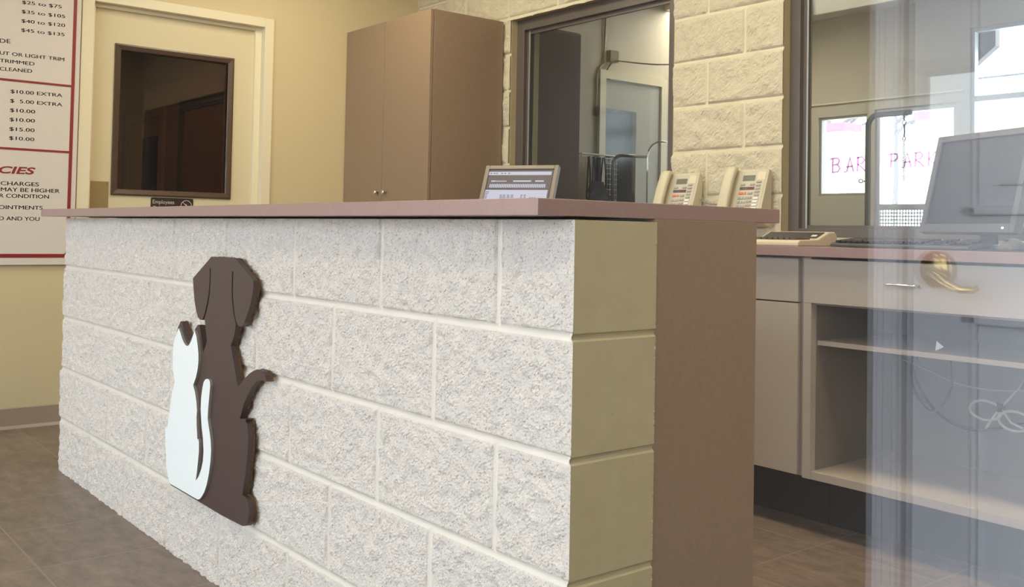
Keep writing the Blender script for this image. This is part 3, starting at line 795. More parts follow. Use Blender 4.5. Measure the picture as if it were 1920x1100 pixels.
# ------------------------------------------------------------------ wall cabinet in the corner
cb = tag(empty('wall_cabinet', (-3.55, 2.03, 1.06)), 'tall brown two-door wall cabinet hung in the corner of the block wall', 'cabinet')
mb = MB()
mb.box(-3.995, -3.106, 1.812, 2.278, 1.06, 2.160)
mb.build('body', LAM, cb, bevel=0.001)
for (a, b, kx) in ((-3.993, -3.567, -3.598), (-3.563, -3.107, -3.515)):
    d_ = MB().box(a, b, 1.790, 1.809, 1.062, 2.159).build('door', LAM, cb, bevel=0.0015)
    k = MB()
    k.loft([[Vector((kx+rr*math.cos(t*math.pi/8), yy, 1.195+rr*math.sin(t*math.pi/8))) for t in range(16)] for rr, yy in ((0.005, 1.790), (0.005, 1.776), (0.011, 1.771), (0.0125, 1.766), (0.009, 1.762))])
    k.build('knob', CHROME, d_, smooth=True)

# ------------------------------------------------------------------ rear work desk
ZD = 0.957
tag(bx('desk_worktop', LAMT, None, -3.99, 0.995, 1.718, 2.276, ZD-0.033, ZD, bevel=0.0012), 'mauve brown laminate worktop running along the block wall under the windows', 'worktop')
ua = tag(empty('drawer_base_cabinet', (-1.0, 2.0, 0)), 'pale laminate base cabinet with one drawer over a plain door beside the counter end', 'cabinet')
yf = 1.745
ax0, ax1 = -1.24, -0.770
bx('body', LAMD, ua, ax0, ax1, yf+0.021, 2.275, 0.185, ZD-0.034)
bx('drawer', LAMD, ua, ax0+0.004, -0.788, yf, yf+0.019, 0.769, 0.915, bevel=0.001)
bx('door', LAMD, ua, ax0+0.004, -0.788, yf, yf+0.019, 0.190, 0.764, bevel=0.001)
bx('toe_kick', KICK, ua, ax0, ax1, yf+0.165, 2.275, 0.0, 0.185)
ub = tag(empty('open_desk_cabinet', (0.1, 2.0, 0)), 'pale laminate desk cabinet with a wide drawer over an open bay with one shelf', 'cabinet')
bx0, bx1 = -0.767, 0.990
mb = MB()
mb.box(bx0, bx0+0.030, yf, 2.26, 0.185, ZD-0.034); mb.box(bx1-0.03, bx1, yf, 2.26, 0.185, ZD-0.034)
mb.box(bx0+0.03, bx1-0.03, yf+0.002, 2.26, 0.185, 0.212)
mb.box(bx0+0.03, bx1-0.03, yf+0.021, 2.26, 0.762, 0.775)
mb.build('carcass', LAMD, ub, bevel=0.001)
SHADELIN = mat('bay_shade_lining', (0.22, 0.185, 0.155), 0.6)  # darker inner faces carry the shade inside the bay as colour
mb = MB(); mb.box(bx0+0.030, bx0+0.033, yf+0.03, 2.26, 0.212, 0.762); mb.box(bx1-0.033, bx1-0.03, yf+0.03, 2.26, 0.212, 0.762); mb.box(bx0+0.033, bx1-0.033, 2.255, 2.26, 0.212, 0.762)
mb.build('bay_shade_lining', SHADELIN, ub)
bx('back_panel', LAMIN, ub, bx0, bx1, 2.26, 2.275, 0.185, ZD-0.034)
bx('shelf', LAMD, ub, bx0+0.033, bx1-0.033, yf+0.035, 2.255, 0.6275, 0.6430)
dw = bx('drawer', LAMD, ub, bx0+0.003, bx1-0.003, yf-0.001, yf+0.019, 0.769, 0.915, bevel=0.001)
pl = MB(); px0, px1, pz = -0.456, -0.357, 0.846
pl.tube([(px0, yf, pz), (px0, yf-0.022, pz), (px0+0.004, yf-0.026, pz), (px1-0.004, yf-0.026, pz), (px1, yf-0.022, pz), (px1, yf, pz)], 0.0042, 10)
pl.build('drawer_pull', CHROME, dw, smooth=True)
bx('toe_kick', KICK, ub, bx0, bx1, yf+0.165, 2.275, 0.0, 0.185)
# things in the open bay
def cabl(name, label, pts, r, m, group=None):
    P = [Vector(p) for p in pts]; out = []
    for i in range(len(P)-1):
        p0, p1, p2, p3 = P[max(i-1, 0)], P[i], P[i+1], P[min(i+2, len(P)-1)]
        for t in [j/8 for j in range(8)]:
            out.append(0.5*((2*p1)+(p2-p0)*t+(2*p0-5*p1+4*p2-p3)*t*t+(3*p1-p0-3*p2+p3)*t**3))
    out.append(P[-1])
    return tag(MB().tube(out, r, 8).build(name, m, smooth=True), label, 'cable', group)
cabl('power_cable', 'long dark cable looping lowest across the back of the open desk bay', [(-0.62, 2.252, 0.627), (-0.62, 2.20, 0.53), (-0.55, 2.15, 0.44), (-0.46, 2.12, 0.385), (-0.36, 2.12, 0.37), (-0.25, 2.15, 0.40), (-0.10, 2.20, 0.45), (0.05, 2.252, 0.627)], 0.0045, CABLE)
cabl('data_cable', 'dark cable hanging in a narrow loop at the left of the open desk bay', [(-0.56, 2.10, 0.627), (-0.57, 2.09, 0.56), (-0.55, 2.07, 0.48), (-0.49, 2.06, 0.42), (-0.45, 2.07, 0.44), (-0.43, 2.09, 0.52), (-0.44, 2.10, 0.627)], 0.004, CABLE)
cabl('phone_cable', 'thin pale cable sagging along the back of the open desk bay', [(-0.68, 2.22, 0.56), (-0.56, 2.20, 0.53), (-0.44, 2.18, 0.50), (-0.30, 2.18, 0.50), (-0.18, 2.20, 0.53), (-0.05, 2.245, 0.627)], 0.003, CABLEW)
tie = tag(empty('tied_cord_bundle', (-0.24, 2.0, 0.45)), 'white cord folded and tied like a bow in the open desk bay', 'cable')
mb = MB()
for sgn in (-1, 1):
    mb.tube([(-0.235, 2.02, 0.470)]+[(-0.235+sgn*(0.045+0.05*math.cos(t)), 2.01, 0.468-0.022+0.03*math.sin(t)*1.0-0.01*sgn) for t in [math.pi-sgn*0+i*2*math.pi/14 for i in range(15)]], 0.0045, 8)
mb.tube([(-0.235, 2.015, 0.47), (-0.26, 2.01, 0.43), (-0.275, 2.0, 0.40)], 0.004, 8); mb.tube([(-0.235, 2.015, 0.47), (-0.20, 2.01, 0.43), (-0.16, 2.0, 0.42)], 0.004, 8)
mb.tube([(-0.235, 2.015, 0.47), (-0.20, 2.06, 0.53), (-0.17, 2.10, 0.627)], 0.004, 8)
mb.build('cord', CABLEW, tie, smooth=True)
MB().box(-0.242, -0.228, 2.005, 2.027, 0.458, 0.482).build('tie_band', CABLE, tie)
pp_ = MB(); pp_.prism([(-0.360, 0.0), (-0.335, 0.014), (-0.360, 0.03)], (1.85, 1.853), lambda u, v, d: (u, d+0.25*v, 0.643+v))  # small reflected light, built as a solid white triangle
tag(pp_.build('glint_flag', mat('glint_white', (0.8, 0.8, 0.82), 0.6)), 'tiny white paper triangle standing in for a point of light in the open desk bay', 'glint')

# ------------------------------------------------------------------ monitors
def monitor(label, px, py, pz, yaw, tilt, W, H, on):
    """origin at the bottom centre of the screen; local x right, z up the screen, -y out of the screen"""
    root = tag(empty('computer_monitor', (px, py, ZD)), label, 'monitor')
    Mx = Matrix.Translation((px, py, pz)) @ Matrix.Rotation(yaw, 4, 'Z') @ Matrix.Rotation(-tilt, 4, 'X')
    body = SILVER if on else mat('monitor_grey', (0.085, 0.082, 0.088), 0.4)
    bz = 0.0215
    mb = MB()
    a, b, c, d = -W/2, W/2, 0.0, H
    def q(x0, x1, z0, z1, y0=-0.004, y1=0.028): mb.box(x0, x1, y0, y1, z0, z1, M=Mx)
    bb = bz*(1.0 if on else 1.35)
    q(a, a+bz, c, d); q(b-bz, b, c, d); q(a+bz, b-bz, d-bz, d); q(a+bz, b-bz, c, c+bb)
    mb.build('bezel', body, root, bevel=0.002)
    mb = MB().box(a+bz, b-bz, 0.004, 0.028, c+bb, d-bz, M=Mx)
    sc_ = mb.build('screen', SCREENOFF, root)
    mb = MB().loft([[Mx @ Vector((x*kx, y, H/2+z*kz)) for x, z in ((-1, -1), (1, -1), (1, 1), (-1, 1))] for y, kx, kz in ((0.028, W/2-0.004, H/2-0.004), (0.05, W/2-0.05, H/2-0.05), (0.058, W/2-0.09, H/2-0.08))])
    mb.build('rear_housing', body, root)
    # stand
    Rz = Matrix.Translation((px, py, 0)) @ Matrix.Rotation(yaw, 4, 'Z')
    top = Mx @ Vector((0, 0.045, H*0.32))
    base = Rz @ Vector((0, 0.10, ZD+0.018))
    mb = MB().tube([base, (base+top)/2, top], [0.026, 0.024, 0.022], 12)
    mb.build('stand_neck', body, root, smooth=True)
    mb = MB().loft([[Rz @ Vector((0.12*k*math.cos(t*math.pi/14), 0.08+0.085*k*math.sin(t*math.pi/14), z)) for t in range(28)] for k, z in ((1, ZD), (1, ZD+0.008), (0.8, ZD+0.016), (0.3, ZD+0.02))])
    mb.build('stand_base', body, root)
    return root, Mx, sc_, bz, bb
W_, H_ = 0.392, 0.325
root, Mx, scr, bz, bb = monitor('silver flat monitor switched on beside the brown corner cabinet', M1X, M1Y, M1Z, math.radians(30), math.radians(27), W_, H_, True)
# the program shown on the screen
sx0, sx1, sz0, sz1 = -W_/2+bz, W_/2-bz, bb, H_-bz
def srect(mb, u0, u1, v0, v1, lift=0.0005):   # u from left, v from top, both 0..1
    x0, x1 = sx0+(sx1-sx0)*u0, sx0+(sx1-sx0)*u1; z1, z0 = sz1-(sz1-sz0)*v0, sz1-(sz1-sz0)*v1
    vs = [Mx @ Vector((x, 0.004-lift, z)) for x, z in ((x0, z0), (x1, z0), (x1, z1), (x0, z1))]
    mb.add(vs, [(0, 1, 2, 3)])
mb = MB().use(SCR_BG); srect(mb, 0.0, 0.985, 0.0, 1.0)
mb.use(SCR_WH); srect(mb, 0.0, 0.965, 0.045, 0.115, 0.001); srect(mb, 0.0, 0.955, 0.42, 0.63, .001); srect(mb, 0.0, 0.955, 0.645, 0.97, .001)
srect(mb, 0.06, 0.12, 0.225, 0.255, .001); srect(mb, 0.40, 0.68, 0.225, 0.255, .001); srect(mb, 0.74, 0.87, 0.225, 0.255, .001); srect(mb, 0.06, 0.30, 0.232, 0.250, .001)
for i in range(32): srect(mb, 0.05+0.027*i, 0.05+0.027*i+0.019, 0.30, 0.375, .001)
mb.use(SCR_DK)
srect(mb, 0.0, 0.94, 0.628, 0.648, .0014); srect(mb, 0.0, 0.965, 0.122, 0.137, .0012); srect(mb, 0.0, 0.965, 0.39, 0.405, .0012)
for k, u in enumerate((0.02, 0.07, 0.11, 0.19, 0.24, 0.30)): srect(mb, u, u+0.03, 0.07, 0.088, .0014)
for v in (0.455, 0.485, 0.51, 0.54, 0.565, 0.59): srect(mb, 0.005, 0.045+0.02*(v < .5), v, v+0.010, .0014)
for v in (0.52, 0.545, 0.57, 0.595):
    for u in (0.24, 0.29, 0.35, 0.41): srect(mb, u, u+0.035+0.012*((v*100) % 2), v, v+0.010, .0014)
    for u in (0.56, 0.61): srect(mb, u, u+0.03, v, v+0.010, .0014)
for u in (0.70, 0.735, 0.77): srect(mb, u, u+0.022, 0.57, 0.58, .0014)
for u in (0.23, 0.31, 0.38, 0.56): srect(mb, u, u+0.04, 0.72, 0.732, .0014)
for v in (0.69, 0.73, 0.76): srect(mb, 0.005, 0.06, v, v+0.01, .0014)
mb.build('screen_image', None, scr, fix=False)
root2, Mx2, scr2, bz2, bb2 = monitor('large dark monitor switched off in front of the right rear window', M2X, M2Y, M2Z, math.radians(-22), math.radians(13.5), 0.41, 0.333, False)
bx('power_light', mat('power_light', (0.8, 0.8, 0.7), 0.3, emit=(1, 1, 0.85), estr=1.2), scr2, 0.155, 0.163, -0.0055, -0.004, 0.012, 0.018, M=Mx2)

# ------------------------------------------------------------------ desk telephones on the block pier
def phone(label, X0, yb, zb):
    w_, L_ = 0.200, 0.225
    t = math.radians(18)
    root = tag(empty('desk_telephone', (X0+w_/2, yb+0.02, zb)), label, 'telephone', 'telephones hung on the block pier')
    Mx = Matrix(((1, 0, 0, X0), (0, math.sin(t), -math.cos(t), yb), (0, math.cos(t), math.sin(t), zb), (0, 0, 0, 1)))  # (u, v, n)
    P = lambda u, v, n: Mx @ Vector((u, v, n))
    # body: thin wedge that meets the wall
    mb = MB()
    mb.prism([(0, 0), (L_, 0), (L_, -0.020), (L_-0.02, -0.028), (0, -0.088), (-0.004, -0.07)], (0.004, w_), lambda a, b, d: P(d, a, b))
    mb.build('body', PHONE, root, bevel=0.004)
    # recessed face plate
    mb = MB(); mb.box(0.064, w_-0.008, 0.006, L_-0.008, 0.0, 0.0016, M=Mx); mb.build('face_plate', mat('phone_face', (0.52, 0.48, 0.39), 0.45), root, bevel=0.001)
    f0 = 0.0016
    def key(mb, u0, u1, v0, v1, h=0.0035): mb.box(u0, u1, v0, v1, f0, f0+h, M=Mx)
    mb = MB(); mb.box(0.078, 0.140, L_-0.052, L_-0.027, f0, f0+0.0008, M=Mx); mb.build('display', LCD, root)
    mb = MB(); mb.box(0.150, 0.190, L_-0.048, L_-0.012, f0, f0+0.0006, M=Mx); mb.build('label_card', mat('phone_card', (0.66, 0.6, 0.44), 0.5), root)
    mb = MB().use(STRIPD); mb.box(0.072, 0.112, L_-0.092, L_-0.079, f0, f0+0.001, M=Mx)
    mb.use(STRIPM); mb.box(0.112, 0.146, L_-0.092, L_-0.079, f0, f0+0.001, M=Mx)
    mb.build('label_strip', None, root)
    mb = MB()
    for u in (0.074, 0.122): key(mb, u, u+0.022, L_-0.073, L_-0.065)
    mb.build('soft_keys', KEYG, root, bevel=0.001); mb = MB()
    key(mb, 0.118, 0.142, L_-0.112, L_-0.103)
    for i in range(9): key(mb, 0.152, 0.176, L_-0.062-0.0145*i, L_-0.054-0.0145*i) if i < 5 else None
    for i in range(3): key(mb, 0.120, 0.143, L_-0.132-0.0165*i, L_-0.123-0.0165*i)
    mb.build('feature_keys', KEYG, root, bevel=0.001)
    mb = MB()
    for i in range(5, 10): key(mb, 0.152, 0.176, L_-0.062-0.0145*i, L_-0.053-0.0145*i)
    mb.build('memory_keys', KEYW, root, bevel=0.001)
    mb = MB()
    for i in range(2): key(mb, 0.120, 0.143, L_-0.183-0.0165*i, L_-0.174-0.0165*i)
    mb.build('volume_keys', KEYT, root, bevel=0.001)
    mb = MB(); key(mb, 0.074, 0.094, L_-0.112, L_-0.103); key(mb, 0.099, 0.110, L_-0.112, L_-0.103)
    mb.build('red_keys', KEYR, root, bevel=0.001)
    mb = MB()
    for r_ in range(4):
        for c_ in range(3): key(mb, 0.072+0.0155*c_, 0.072+0.0155*c_+0.0115, L_-0.134-0.0175*r_, L_-0.124-0.0175*r_)
    mb.build('keypad', mat('keypad_grey', (0.40, 0.385, 0.34), 0.5), root, bevel=0.001)
    # handset lying along the left side: thicker at both ends
    rings = []
    for i in range(25):
        k = i/24; v = -0.004+k*(L_+0.008)
        endk = abs(2*k-1)
        n0 = 0.004+0.016*(1-endk**3); n1 = 0.040+0.007*math.sin(math.pi*k)
        hw = 0.026*(1-0.0*endk)*(1 if 0.02 < k < 0.98 else 0.86)
        if i in (0, 24): n1 -= 0.008
        uc = 0.028; nc = (n0+n1)/2; hn = (n1-n0)/2
        ring = []
        for j in range(20):
            a = 2*math.pi*j/20; ca, sa = math.cos(a), math.sin(a)
            ring.append(P(uc+hw*math.copysign(abs(ca)**0.55, ca), v, nc+hn*math.copysign(abs(sa)**0.6, sa)))
        rings.append(ring)
    MB().loft(rings).build('handset', PHONE, root, smooth=True)
    return root
phone('ivory wall telephone at the left edge of the block pier, beside the left rear window', -1.857, 2.185, 1.050)
phone('ivory wall telephone at the right edge of the block pier, beside the right rear window', -1.488, 2.185, 1.054)
cabl('telephone_cord', 'thin grey cord strung between the two ivory telephones', [(-1.654, 2.255, 1.147), (-1.63, 2.25, 1.135), (-1.60, 2.25, 1.127), (-1.56, 2.25, 1.124), (-1.50, 2.25, 1.122), (-1.484, 2.262, 1.12)], 0.0028, mat('grey_cord', (0.22, 0.22, 0.21), 0.5))

# ------------------------------------------------------------------ things on the desk worktop
ca_ = tag(empty('adding_machine', (-0.93, 1.87, ZD)), 'ivory desktop adding machine with dark display on the mauve worktop', 'calculator')
cx0, cx1 = -1.06, -0.805
mb = MB().prism([(1.765, 0), (1.765, 0.014), (1.778, 0.021), (1.885, 0.024), (1.95, 0.050), (1.985, 0.052), (2.0, 0.040), (2.0, 0)], (cx0, cx1), lambda u, v, d: (d, u, ZD+v))
mb.build('body', IVORY, ca_, bevel=0.004)
sl = math.atan2(0.026, 0.065)
Md = Matrix.Translation((0, 1.885, ZD+0.024)) @ Matrix.Rotation(sl, 4, 'X')
MB().box(cx0+0.012, cx1-0.014, 0.010, 0.064, 0.0, 0.002, M=Md).build('display_panel', DARKPL, ca_)
mb = MB(); mb.box(cx1-0.044, cx1-0.024, 0.022, 0.034, 0.002, 0.004, M=Md); mb.build('power_switch', KEYW, ca_)
mb = MB()
for i in range(9):
    for j in range(4): mb.box(cx0+0.018+0.024*i, cx0+0.036+0.024*i, 1.785+0.024*j, 1.803+0.024*j, ZD+0.0215, ZD+0.030)
mb.build('keys', mat('adder_keys', (0.10, 0.07, 0.055), 0.5), ca_, bevel=0.0015)
kb = tag(empty('computer_keyboard', (-0.45, 1.85, ZD)), 'black computer keyboard on the worktop below the right rear window', 'keyboard')
kx0, kx1 = -0.680, -0.215
Mk = Matrix.Translation((0, 1.765, ZD)) @ Matrix.Rotation(math.radians(5), 4, 'X')
mb = MB().prism([(0, 0.001), (0, 0.010), (0.008, 0.014), (0.150, 0.016), (0.156, 0.012), (0.156, 0.001)], (kx0, kx1), lambda u, v, d: Mk @ Vector((d, u, v)))
mb.build('body', mat('keyboard_grey', (0.055, 0.055, 0.06), 0.35), kb, bevel=0.002)
mb = MB().box(kx0, kx1, 1.905, 1.919, ZD, ZD+0.012); mb.build('foot', DARKPL, kb)
for nm, r_ in (('letter_keys', range(0, 15)), ('navigation_keys', range(16, 18)), ('number_keys', range(19, 22))):
    mb = MB()
    for row in range(6):
        v0 = 0.014+0.0205*row+(0.006 if row == 5 else 0)
        for i in r_:
            u0 = kx0+0.012+0.0203*i; mb.box(u0, u0+0.0155, v0, v0+0.0155, 0.015, 0.0225, M=Mk)
    mb.build(nm, KEYDK, kb, bevel=0.002)
tag(bx('mouse_pad', mat('mouse_pad_dark', (0.03, 0.032, 0.036), 0.8), None, -0.190, 0.06, 1.745, 1.965, ZD, ZD+0.004, bevel=0.001), 'dark mouse pad on the worktop in front of the switched off monitor', 'mouse pad')
ms = tag(empty('computer_mouse', (-0.13, 1.85, ZD+0.004)), 'small grey computer mouse resting on the dark mouse pad', 'mouse')
rings = []
for i in range(13):
    k = i/12; y = 1.79+0.115*k
    hw = 0.031*math.sin(math.pi*(0.08+0.84*k))**0.4; hh = 0.036*math.sin(math.pi*(0.06+0.86*k))**0.6
    rings.append([Vector((-0.125+hw*math.cos(math.pi*j/10), y, ZD+0.004+hh*math.sin(math.pi*j/10))) for j in range(11)])
MB().loft(rings).build('shell', mat('mouse_grey', (0.11, 0.105, 0.10), 0.4), ms, smooth=True)
MB().box(-0.128, -0.122, 1.80, 1.82, ZD+0.030, ZD+0.036).build('scroll_wheel', DARKPL, ms)
cabl('mouse_cable', 'thin dark mouse cable curling over the worktop to the window', [(-0.125, 1.905, ZD+0.018), (-0.11, 1.97, ZD+0.006), (-0.03, 2.05, ZD+0.004), (0.04, 2.15, ZD+0.004), (0.05, 2.22, ZD+0.004)], 0.002, CABLE)

# ------------------------------------------------------------------ things seen in the grooming room
def table(label, x0, x1, y0, y1, z):
    r = tag(empty('grooming_table', ((x0+x1)/2, (y0+y1)/2, 0)), label, 'table')
    bx('table_top', mat('table_black', (0.05, 0.05, 0.05), 0.6), r, x0, x1, y0, y1, z-0.03, z)
    for a in (x0+0.03, x1-0.03):
        for b in (y0+0.03, y1-0.03): MB().tube([(a, b, 0), (a, b, z-0.03)], 0.015, 8).build('leg', IRON, r, smooth=True)
    return r
def arm(label, pts, rad, m, zc=None):
    r = tag(empty('grooming_stand', pts[0]), label, 'stand')
    MB().tube(pts, rad, 12).build('post', m, r, smooth=True)
    p = pts[0]
    MB().box(p[0]-0.03, p[0]+0.03, p[1]-0.03, p[1]+0.03, p[2], p[2]+0.06).build('clamp', m, r, bevel=0.004)
    return r
def bend(x, y, z0, z1, rr, dx, dy, reach):
    L_ = math.hypot(dx, dy); ux, uy = dx/L_, dy/L_
    pts = [(x, y, z0), (x, y, z1-rr)]
    for i in range(1, 8):
        a = i/8*math.pi/2; pts.append((x+ux*rr*(1-math.cos(a)), y+uy*rr*(1-math.cos(a)), z1-rr+rr*math.sin(a)))
    pts.append((x+ux*rr, y+uy*rr, z1)); pts.append((x+ux*reach, y+uy*reach, z1))
    return pts
TZ = 0.86
table('black topped grooming table with a dark steel arm behind the right rear window', -1.72, -0.9, 3.35, 3.80, TZ)
ga = arm('dark grey steel grooming arm with a hanging coil, outlined against the outside door', bend(-1.60, 3.5, TZ, 1.622, 0.055, 1, 0, 0.235), 0.0145, mat('dark_steel_tube', (0.24, 0.235, 0.23), 0.45, metal=0.2))
mb = MB(); hx, hy = -1.402, 3.5
mb.tube([(hx+0.010*math.cos(t), hy, 1.572+0.011*math.sin(t)) for t in [i*math.pi/8 for i in range(17)]], 0.0025, 6)
mb.tube([(hx, hy, 1.622), (hx, hy, 1.583)], 0.004, 6); mb.tube([(hx, hy, 1.561), (hx+0.003, hy, 1.53), (hx, hy, 1.50)], 0.004, 6)
mb.tube([(hx+0.008*math.cos(t), hy, 1.492+0.009*math.sin(t)) for t in [i*math.pi/8 for i in range(17)]], 0.0025, 6)
mb.build('swivel_hook', IRON, ga, smooth=True)
mb = MB(); n = 26*9
mb.tube([(hx+0.007*math.cos(i*2*math.pi/9), hy+0.007*math.sin(i*2*math.pi/9), 1.482-0.205*i/n) for i in range(n+1)], 0.0016, 5)
mb.build('coil_lead', IRON, ga, smooth=True)
mb = MB(); mb.tube([(-1.60, 3.5, 1.282), (-1.618, 3.492, 1.284)], 0.005, 8)
mb.tube([(-1.632+0.012*math.cos(t), 3.488, 1.285+0.009*math.sin(t)) for t in [i*math.pi/8 for i in range(17)]], 0.003, 6)
mb.build('eye_knob', IRON, ga, smooth=True)
table('black topped grooming table with two steel arms behind the left rear window', -3.45, -2.7, 3.20, 3.72, TZ)
arm('thick steel grooming arm bent to the right, beside the hanging leashes', bend(-3.3, 3.345, TZ, 1.492, 0.06, 0.35, 1, 0.24), 0.011, IRON)
arm('thin shiny steel grooming arm bent at its top near the block pier', bend(-3.0, 3.343, TZ, 1.565, 0.10, 0.25, 1, 0.17), 0.0055, CHROME)
# leash rack with hanging leashes
rk = tag(empty('leash_rack', (XL, 3.84, 1.55)), 'white wire rack with hooks on the grooming room wall behind the left rear window', 'rack')
WIREW = mat('rack_wire', (0.62, 0.62, 0.60), 0.4)
mb = MB(); mb.tube([(XL+0.06, 3.66, 1.556), (XL+0.06, 4.02, 1.556)], 0.006, 8); mb.tube([(XL+0.06, 3.66, 1.535), (XL+0.06, 4.02, 1.535)], 0.004, 8)
for y in (3.67, 3.84, 4.01): mb.tube([(XL, y, 1.556), (XL+0.06, y, 1.556), (XL+0.06, y, 1.535)], 0.004, 6)
for i in range(12): mb.tube([(XL+0.06, 3.67+0.031*i, 1.535), (XL+0.06, 3.67+0.031*i, 1.15)], 0.0018, 5)
for i in range(10): mb.tube([(XL+0.06, 3.66, 1.50-0.038*i), (XL+0.06, 4.02, 1.50-0.038*i)], 0.0018, 5)
mb.build('wire_grid', WIREW, rk)
hooks = []
LSH = [(3.715, 0.30, 0.016, 'first black leash from the left on the white wire rack'), (3.765, 0.22, 0.014, 'second black leash from the left on the white wire rack'), (3.805, 0.25, 0.012, 'third black leash from the left on the white wire rack'),
       (3.86, 0.27, 0.030, 'widest looped black leash, fourth from the left on the white wire rack')]
for y, ln, hwid, lab in LSH:
    MB().tube([(XL+0.06, y, 1.535), (XL+0.085, y, 1.525), (XL+0.09, y, 1.54)], 0.004, 6).build('hook', IRON, rk)
    l = tag(empty('dog_leash', (XL+0.08, y, 1.53)), lab, 'leash', 'leashes on the wire rack')
    mb = MB()
    pts = [(XL+0.08, y-hwid, 1.53-ln), (XL+0.082, y-hwid*0.8, 1.53-ln*0.5), (XL+0.082, y-hwid*0.25, 1.535), (XL+0.082, y+hwid*0.25, 1.535), (XL+0.082, y+hwid*0.9, 1.53-ln*0.45), (XL+0.08, y+hwid*1.1, 1.53-ln)]
    mb.tube(pts, 0.006, 6); mb.build('strap', CLOTH, l)
bg_ = tag(empty('harness_bundle', (XL+0.08, 3.80, 1.2)), 'dark bundle of grooming harnesses hanging low on the white wire rack', 'harness')
rings = []
for i in range(9):
    k = i/8; z = 1.36-0.26*k; ww = 0.055+0.05*math.sin(math.pi*min(1, k*1.1))
    rings.append([Vector((XL+0.085+0.018*math.cos(a), 3.805+ww*math.sin(a)*(1+0.2*math.sin(9*k+3*a)), z)) for a in [j*math.pi/8 for j in range(16)]])
MB().loft(rings).build('straps', CLOTH, bg_)
MB().box(XL+0.07, XL+0.10, 3.795, 3.815, 1.34, 1.535).build('hanging_loop', CLOTH, bg_)
cp = tag(empty('backing_cupboard', (-3.85, 2.95, 0)), 'tall dark brown cupboard added to darken the view behind the left rear window', 'cupboard')  # added dark backing so the wall cabinet's reflection shows in the glass
CUPB = mat('cupboard_brown', (0.085, 0.05, 0.038), 0.5)
bx('body', CUPB, cp, -3.998, -3.72, 2.52, 3.42, 0.0, 2.345)
for a, b_ in ((2.524, 2.955), (2.962, 3.417)): bx('door', CUPB, cp, -3.718, -3.70, a, b_, 0.02, 2.335, bevel=0.002)
bx('edge_strip', mat('cupboard_strip', (0.30, 0.26, 0.20), 0.5), cp, -3.70, -3.688, 2.992, 3.016, 0.3, 1.80)
# conduit, junction box, cord, ceiling light
cd = tag(empty('electrical_conduit', (XL, 3.85, 1.7)), 'grey conduit with a junction box on the grooming room wall above the leash rack', 'conduit')
MB().tube([(XL+0.012, 3.848, 1.84), (XL+0.012, 3.846, 2.14), (XL+0.012, 3.87, 2.20), (XL+0.012, 3.918, 2.24), (XL+0.012, 3.93, CEIL)], 0.008, 8).build('pipe', GALV, cd, smooth=True)
MB().box(XL, XL+0.045, 3.95, 4.035, 2.25, 2.335).build('junction_box', mat('box_brown', (0.22, 0.20, 0.13), 0.6), cd, bevel=0.003)
MB().tube([(XL+0.02, 3.985, 2.25), (XL+0.02, 3.94, 2.19), (XL+0.02, 3.96, 2.12)], 0.005, 6).build('flex_cord', CABLE, cd, smooth=True)
cabl('extension_cord', 'thin cord slung across the grooming room from the junction box', [(XL+0.045, 4.0, 2.26), (-3.5, 4.15, 2.20), (-3.0, 4.35, 2.30), (-2.6, 4.6, 2.795)], 0.005, GALV)
rc = tag(empty('spray_bottle', (-3.5, 3.55, TZ)), 'small bottle with a red spray head on the left grooming table', 'bottle')
rc.location = (-3.38, 3.66, TZ)
MB().loft([[Vector((-3.38+r_*math.cos(a), 3.66+r_*math.sin(a), TZ+z)) for a in [j*math.pi/8 for j in range(16)]] for r_, z in ((0.036, 0), (0.038, 0.01), (0.038, 0.14), (0.015, 0.19), (0.013, 0.21))]).build('bottle', mat('bottle_clear', (0.45, 0.46, 0.5), 0.3), rc, smooth=True)
MB().box(-3.40, -3.365, 3.61, 3.70, TZ+0.21, TZ+0.25).build('spray_head', mat('red_plastic', (0.45, 0.08, 0.06), 0.4), rc, bevel=0.004)
def ceil_light(label, x, y, sx, sy, group):
    r = tag(empty('ceiling_light', (x, y, CEIL)), label, 'ceiling light', group)
    mb = MB(); 
    mb.box(x-sx/2-0.03, x-sx/2, y-sy/2-0.03, y+sy/2+0.03, CEIL-0.07, CEIL); mb.box(x+sx/2, x+sx/2+0.03, y-sy/2-0.03, y+sy/2+0.03, CEIL-0.07, CEIL)
    mb.box(x-sx/2, x+sx/2, y-sy/2-0.03, y-sy/2, CEIL-0.07, CEIL); mb.box(x-sx/2, x+sx/2, y+sy/2, y+sy/2+0.03, CEIL-0.07, CEIL)
    mb.build('housing', FRAMEW, r)
    bx('diffuser', DIFFUSER, r, x-sx/2, x+sx/2, y-sy/2, y+sy/2, CEIL-0.065, CEIL-0.05)
for lx, ly in LAMPS: ceil_light('white rectangular ceiling light over the reception room', lx, ly, 0.9, 0.55, 'reception ceiling lights')
ceil_light('added white ceiling light in the vestibule, brightening the reflected panel door', 1.75, -0.7, 0.9, 0.55, 'added vestibule light')
ceil_light('white rectangular ceiling light in the grooming room', -3.6, 4.85, 0.9, 0.5, 'grooming room ceiling light')

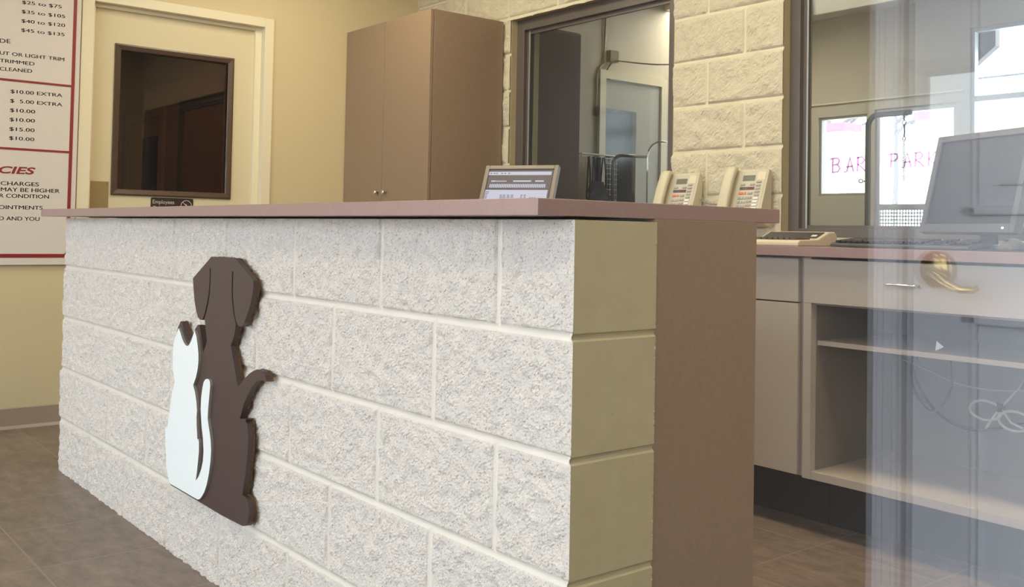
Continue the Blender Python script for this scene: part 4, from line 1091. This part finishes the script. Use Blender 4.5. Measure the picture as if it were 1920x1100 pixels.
# ------------------------------------------------------------------ outdoors beyond the grooming room
def house(label, x0, x1, y, z1, fz):
    r = tag(empty('shed_building', ((x0+x1)/2, y+1.5, -0.12)), label, 'building')
    bx('wall', mat('white_siding', (0.82, 0.82, 0.82), 0.7), r, x0, x1, y, y+0.25, -0.12, fz)
    bx('red_fascia', REDROOF, r, x0-0.2, x1+0.08, y-0.25, y+0.3, fz, z1)
house('low white building with a red roof edge seen through the sidelight', -14.0, -8.50, 14.2, 2.99, 2.87)
house('low white building with a red roof edge seen through the storm door', -6.95, -3.2, 14.2, 3.05, 2.92)
def tree(label, x, y, h, seed):
    rn = random.Random(seed); r = tag(empty('bare_tree', (x, y, -0.12)), label, 'tree')
    MB().tube([(x, y, -0.12), (x+0.1, y, h*0.4), (x+0.05, y, h*0.92)], [0.10, 0.07, 0.03], 8).build('trunk', BARK, r, smooth=True)
    mb = MB()
    def br(p, d, l, rad, n):
        q = p+d*l; mb.tube([p, (p+q)/2+Vector((rn.uniform(-.1, .1), 0, rn.uniform(-.05, .1)))*l, q], [rad, rad*.8, rad*.55], 5)
        if n > 0:
            for _ in range(3):
                dd = (d+Vector((rn.uniform(-.9, .9), rn.uniform(-.5, .5), rn.uniform(-.3, .7)))).normalized(); br(p+d*l*rn.uniform(.5, 1), dd, l*0.7, rad*.55, n-1)
    for i in range(7):
        a = i*0.9; br(Vector((x+0.07, y, h*(0.60+0.05*i))), Vector((math.cos(a), 0.4*math.sin(a*2), 0.6)).normalized(), h*0.13, 0.06, 3)
    mb.build('branches', BARK, r)
tree('bare winter tree nearer the low white building with the red roof edge', -12.1, 19, 5.2, 3)
tree('smaller bare winter tree farther off between the two white buildings', -13.9, 25, 6.6, 8)
ev = tag(empty('roof_overhang', (-2.4, 6.2, 2.4)), 'grey angled roof bracket outside the upper rear window', 'bracket')
MB().prism([(-2.7, 2.06), (-2.42, 2.24), (-2.19, 2.42), (-2.19, 2.75), (-2.7, 2.75)], (6.15, 6.22), lambda u, v, d: (u, d, v)).build('bracket_board', EAVE, ev)
tag(MB().tube([(-12, 12, 3.30), (-5.21, 12, 3.165), (-4.56, 12, 3.162), (4, 12, 3.3)], 0.016, 6).build('power_line', CABLE), 'thin overhead power line crossing the sky outside the upper window', 'wire')
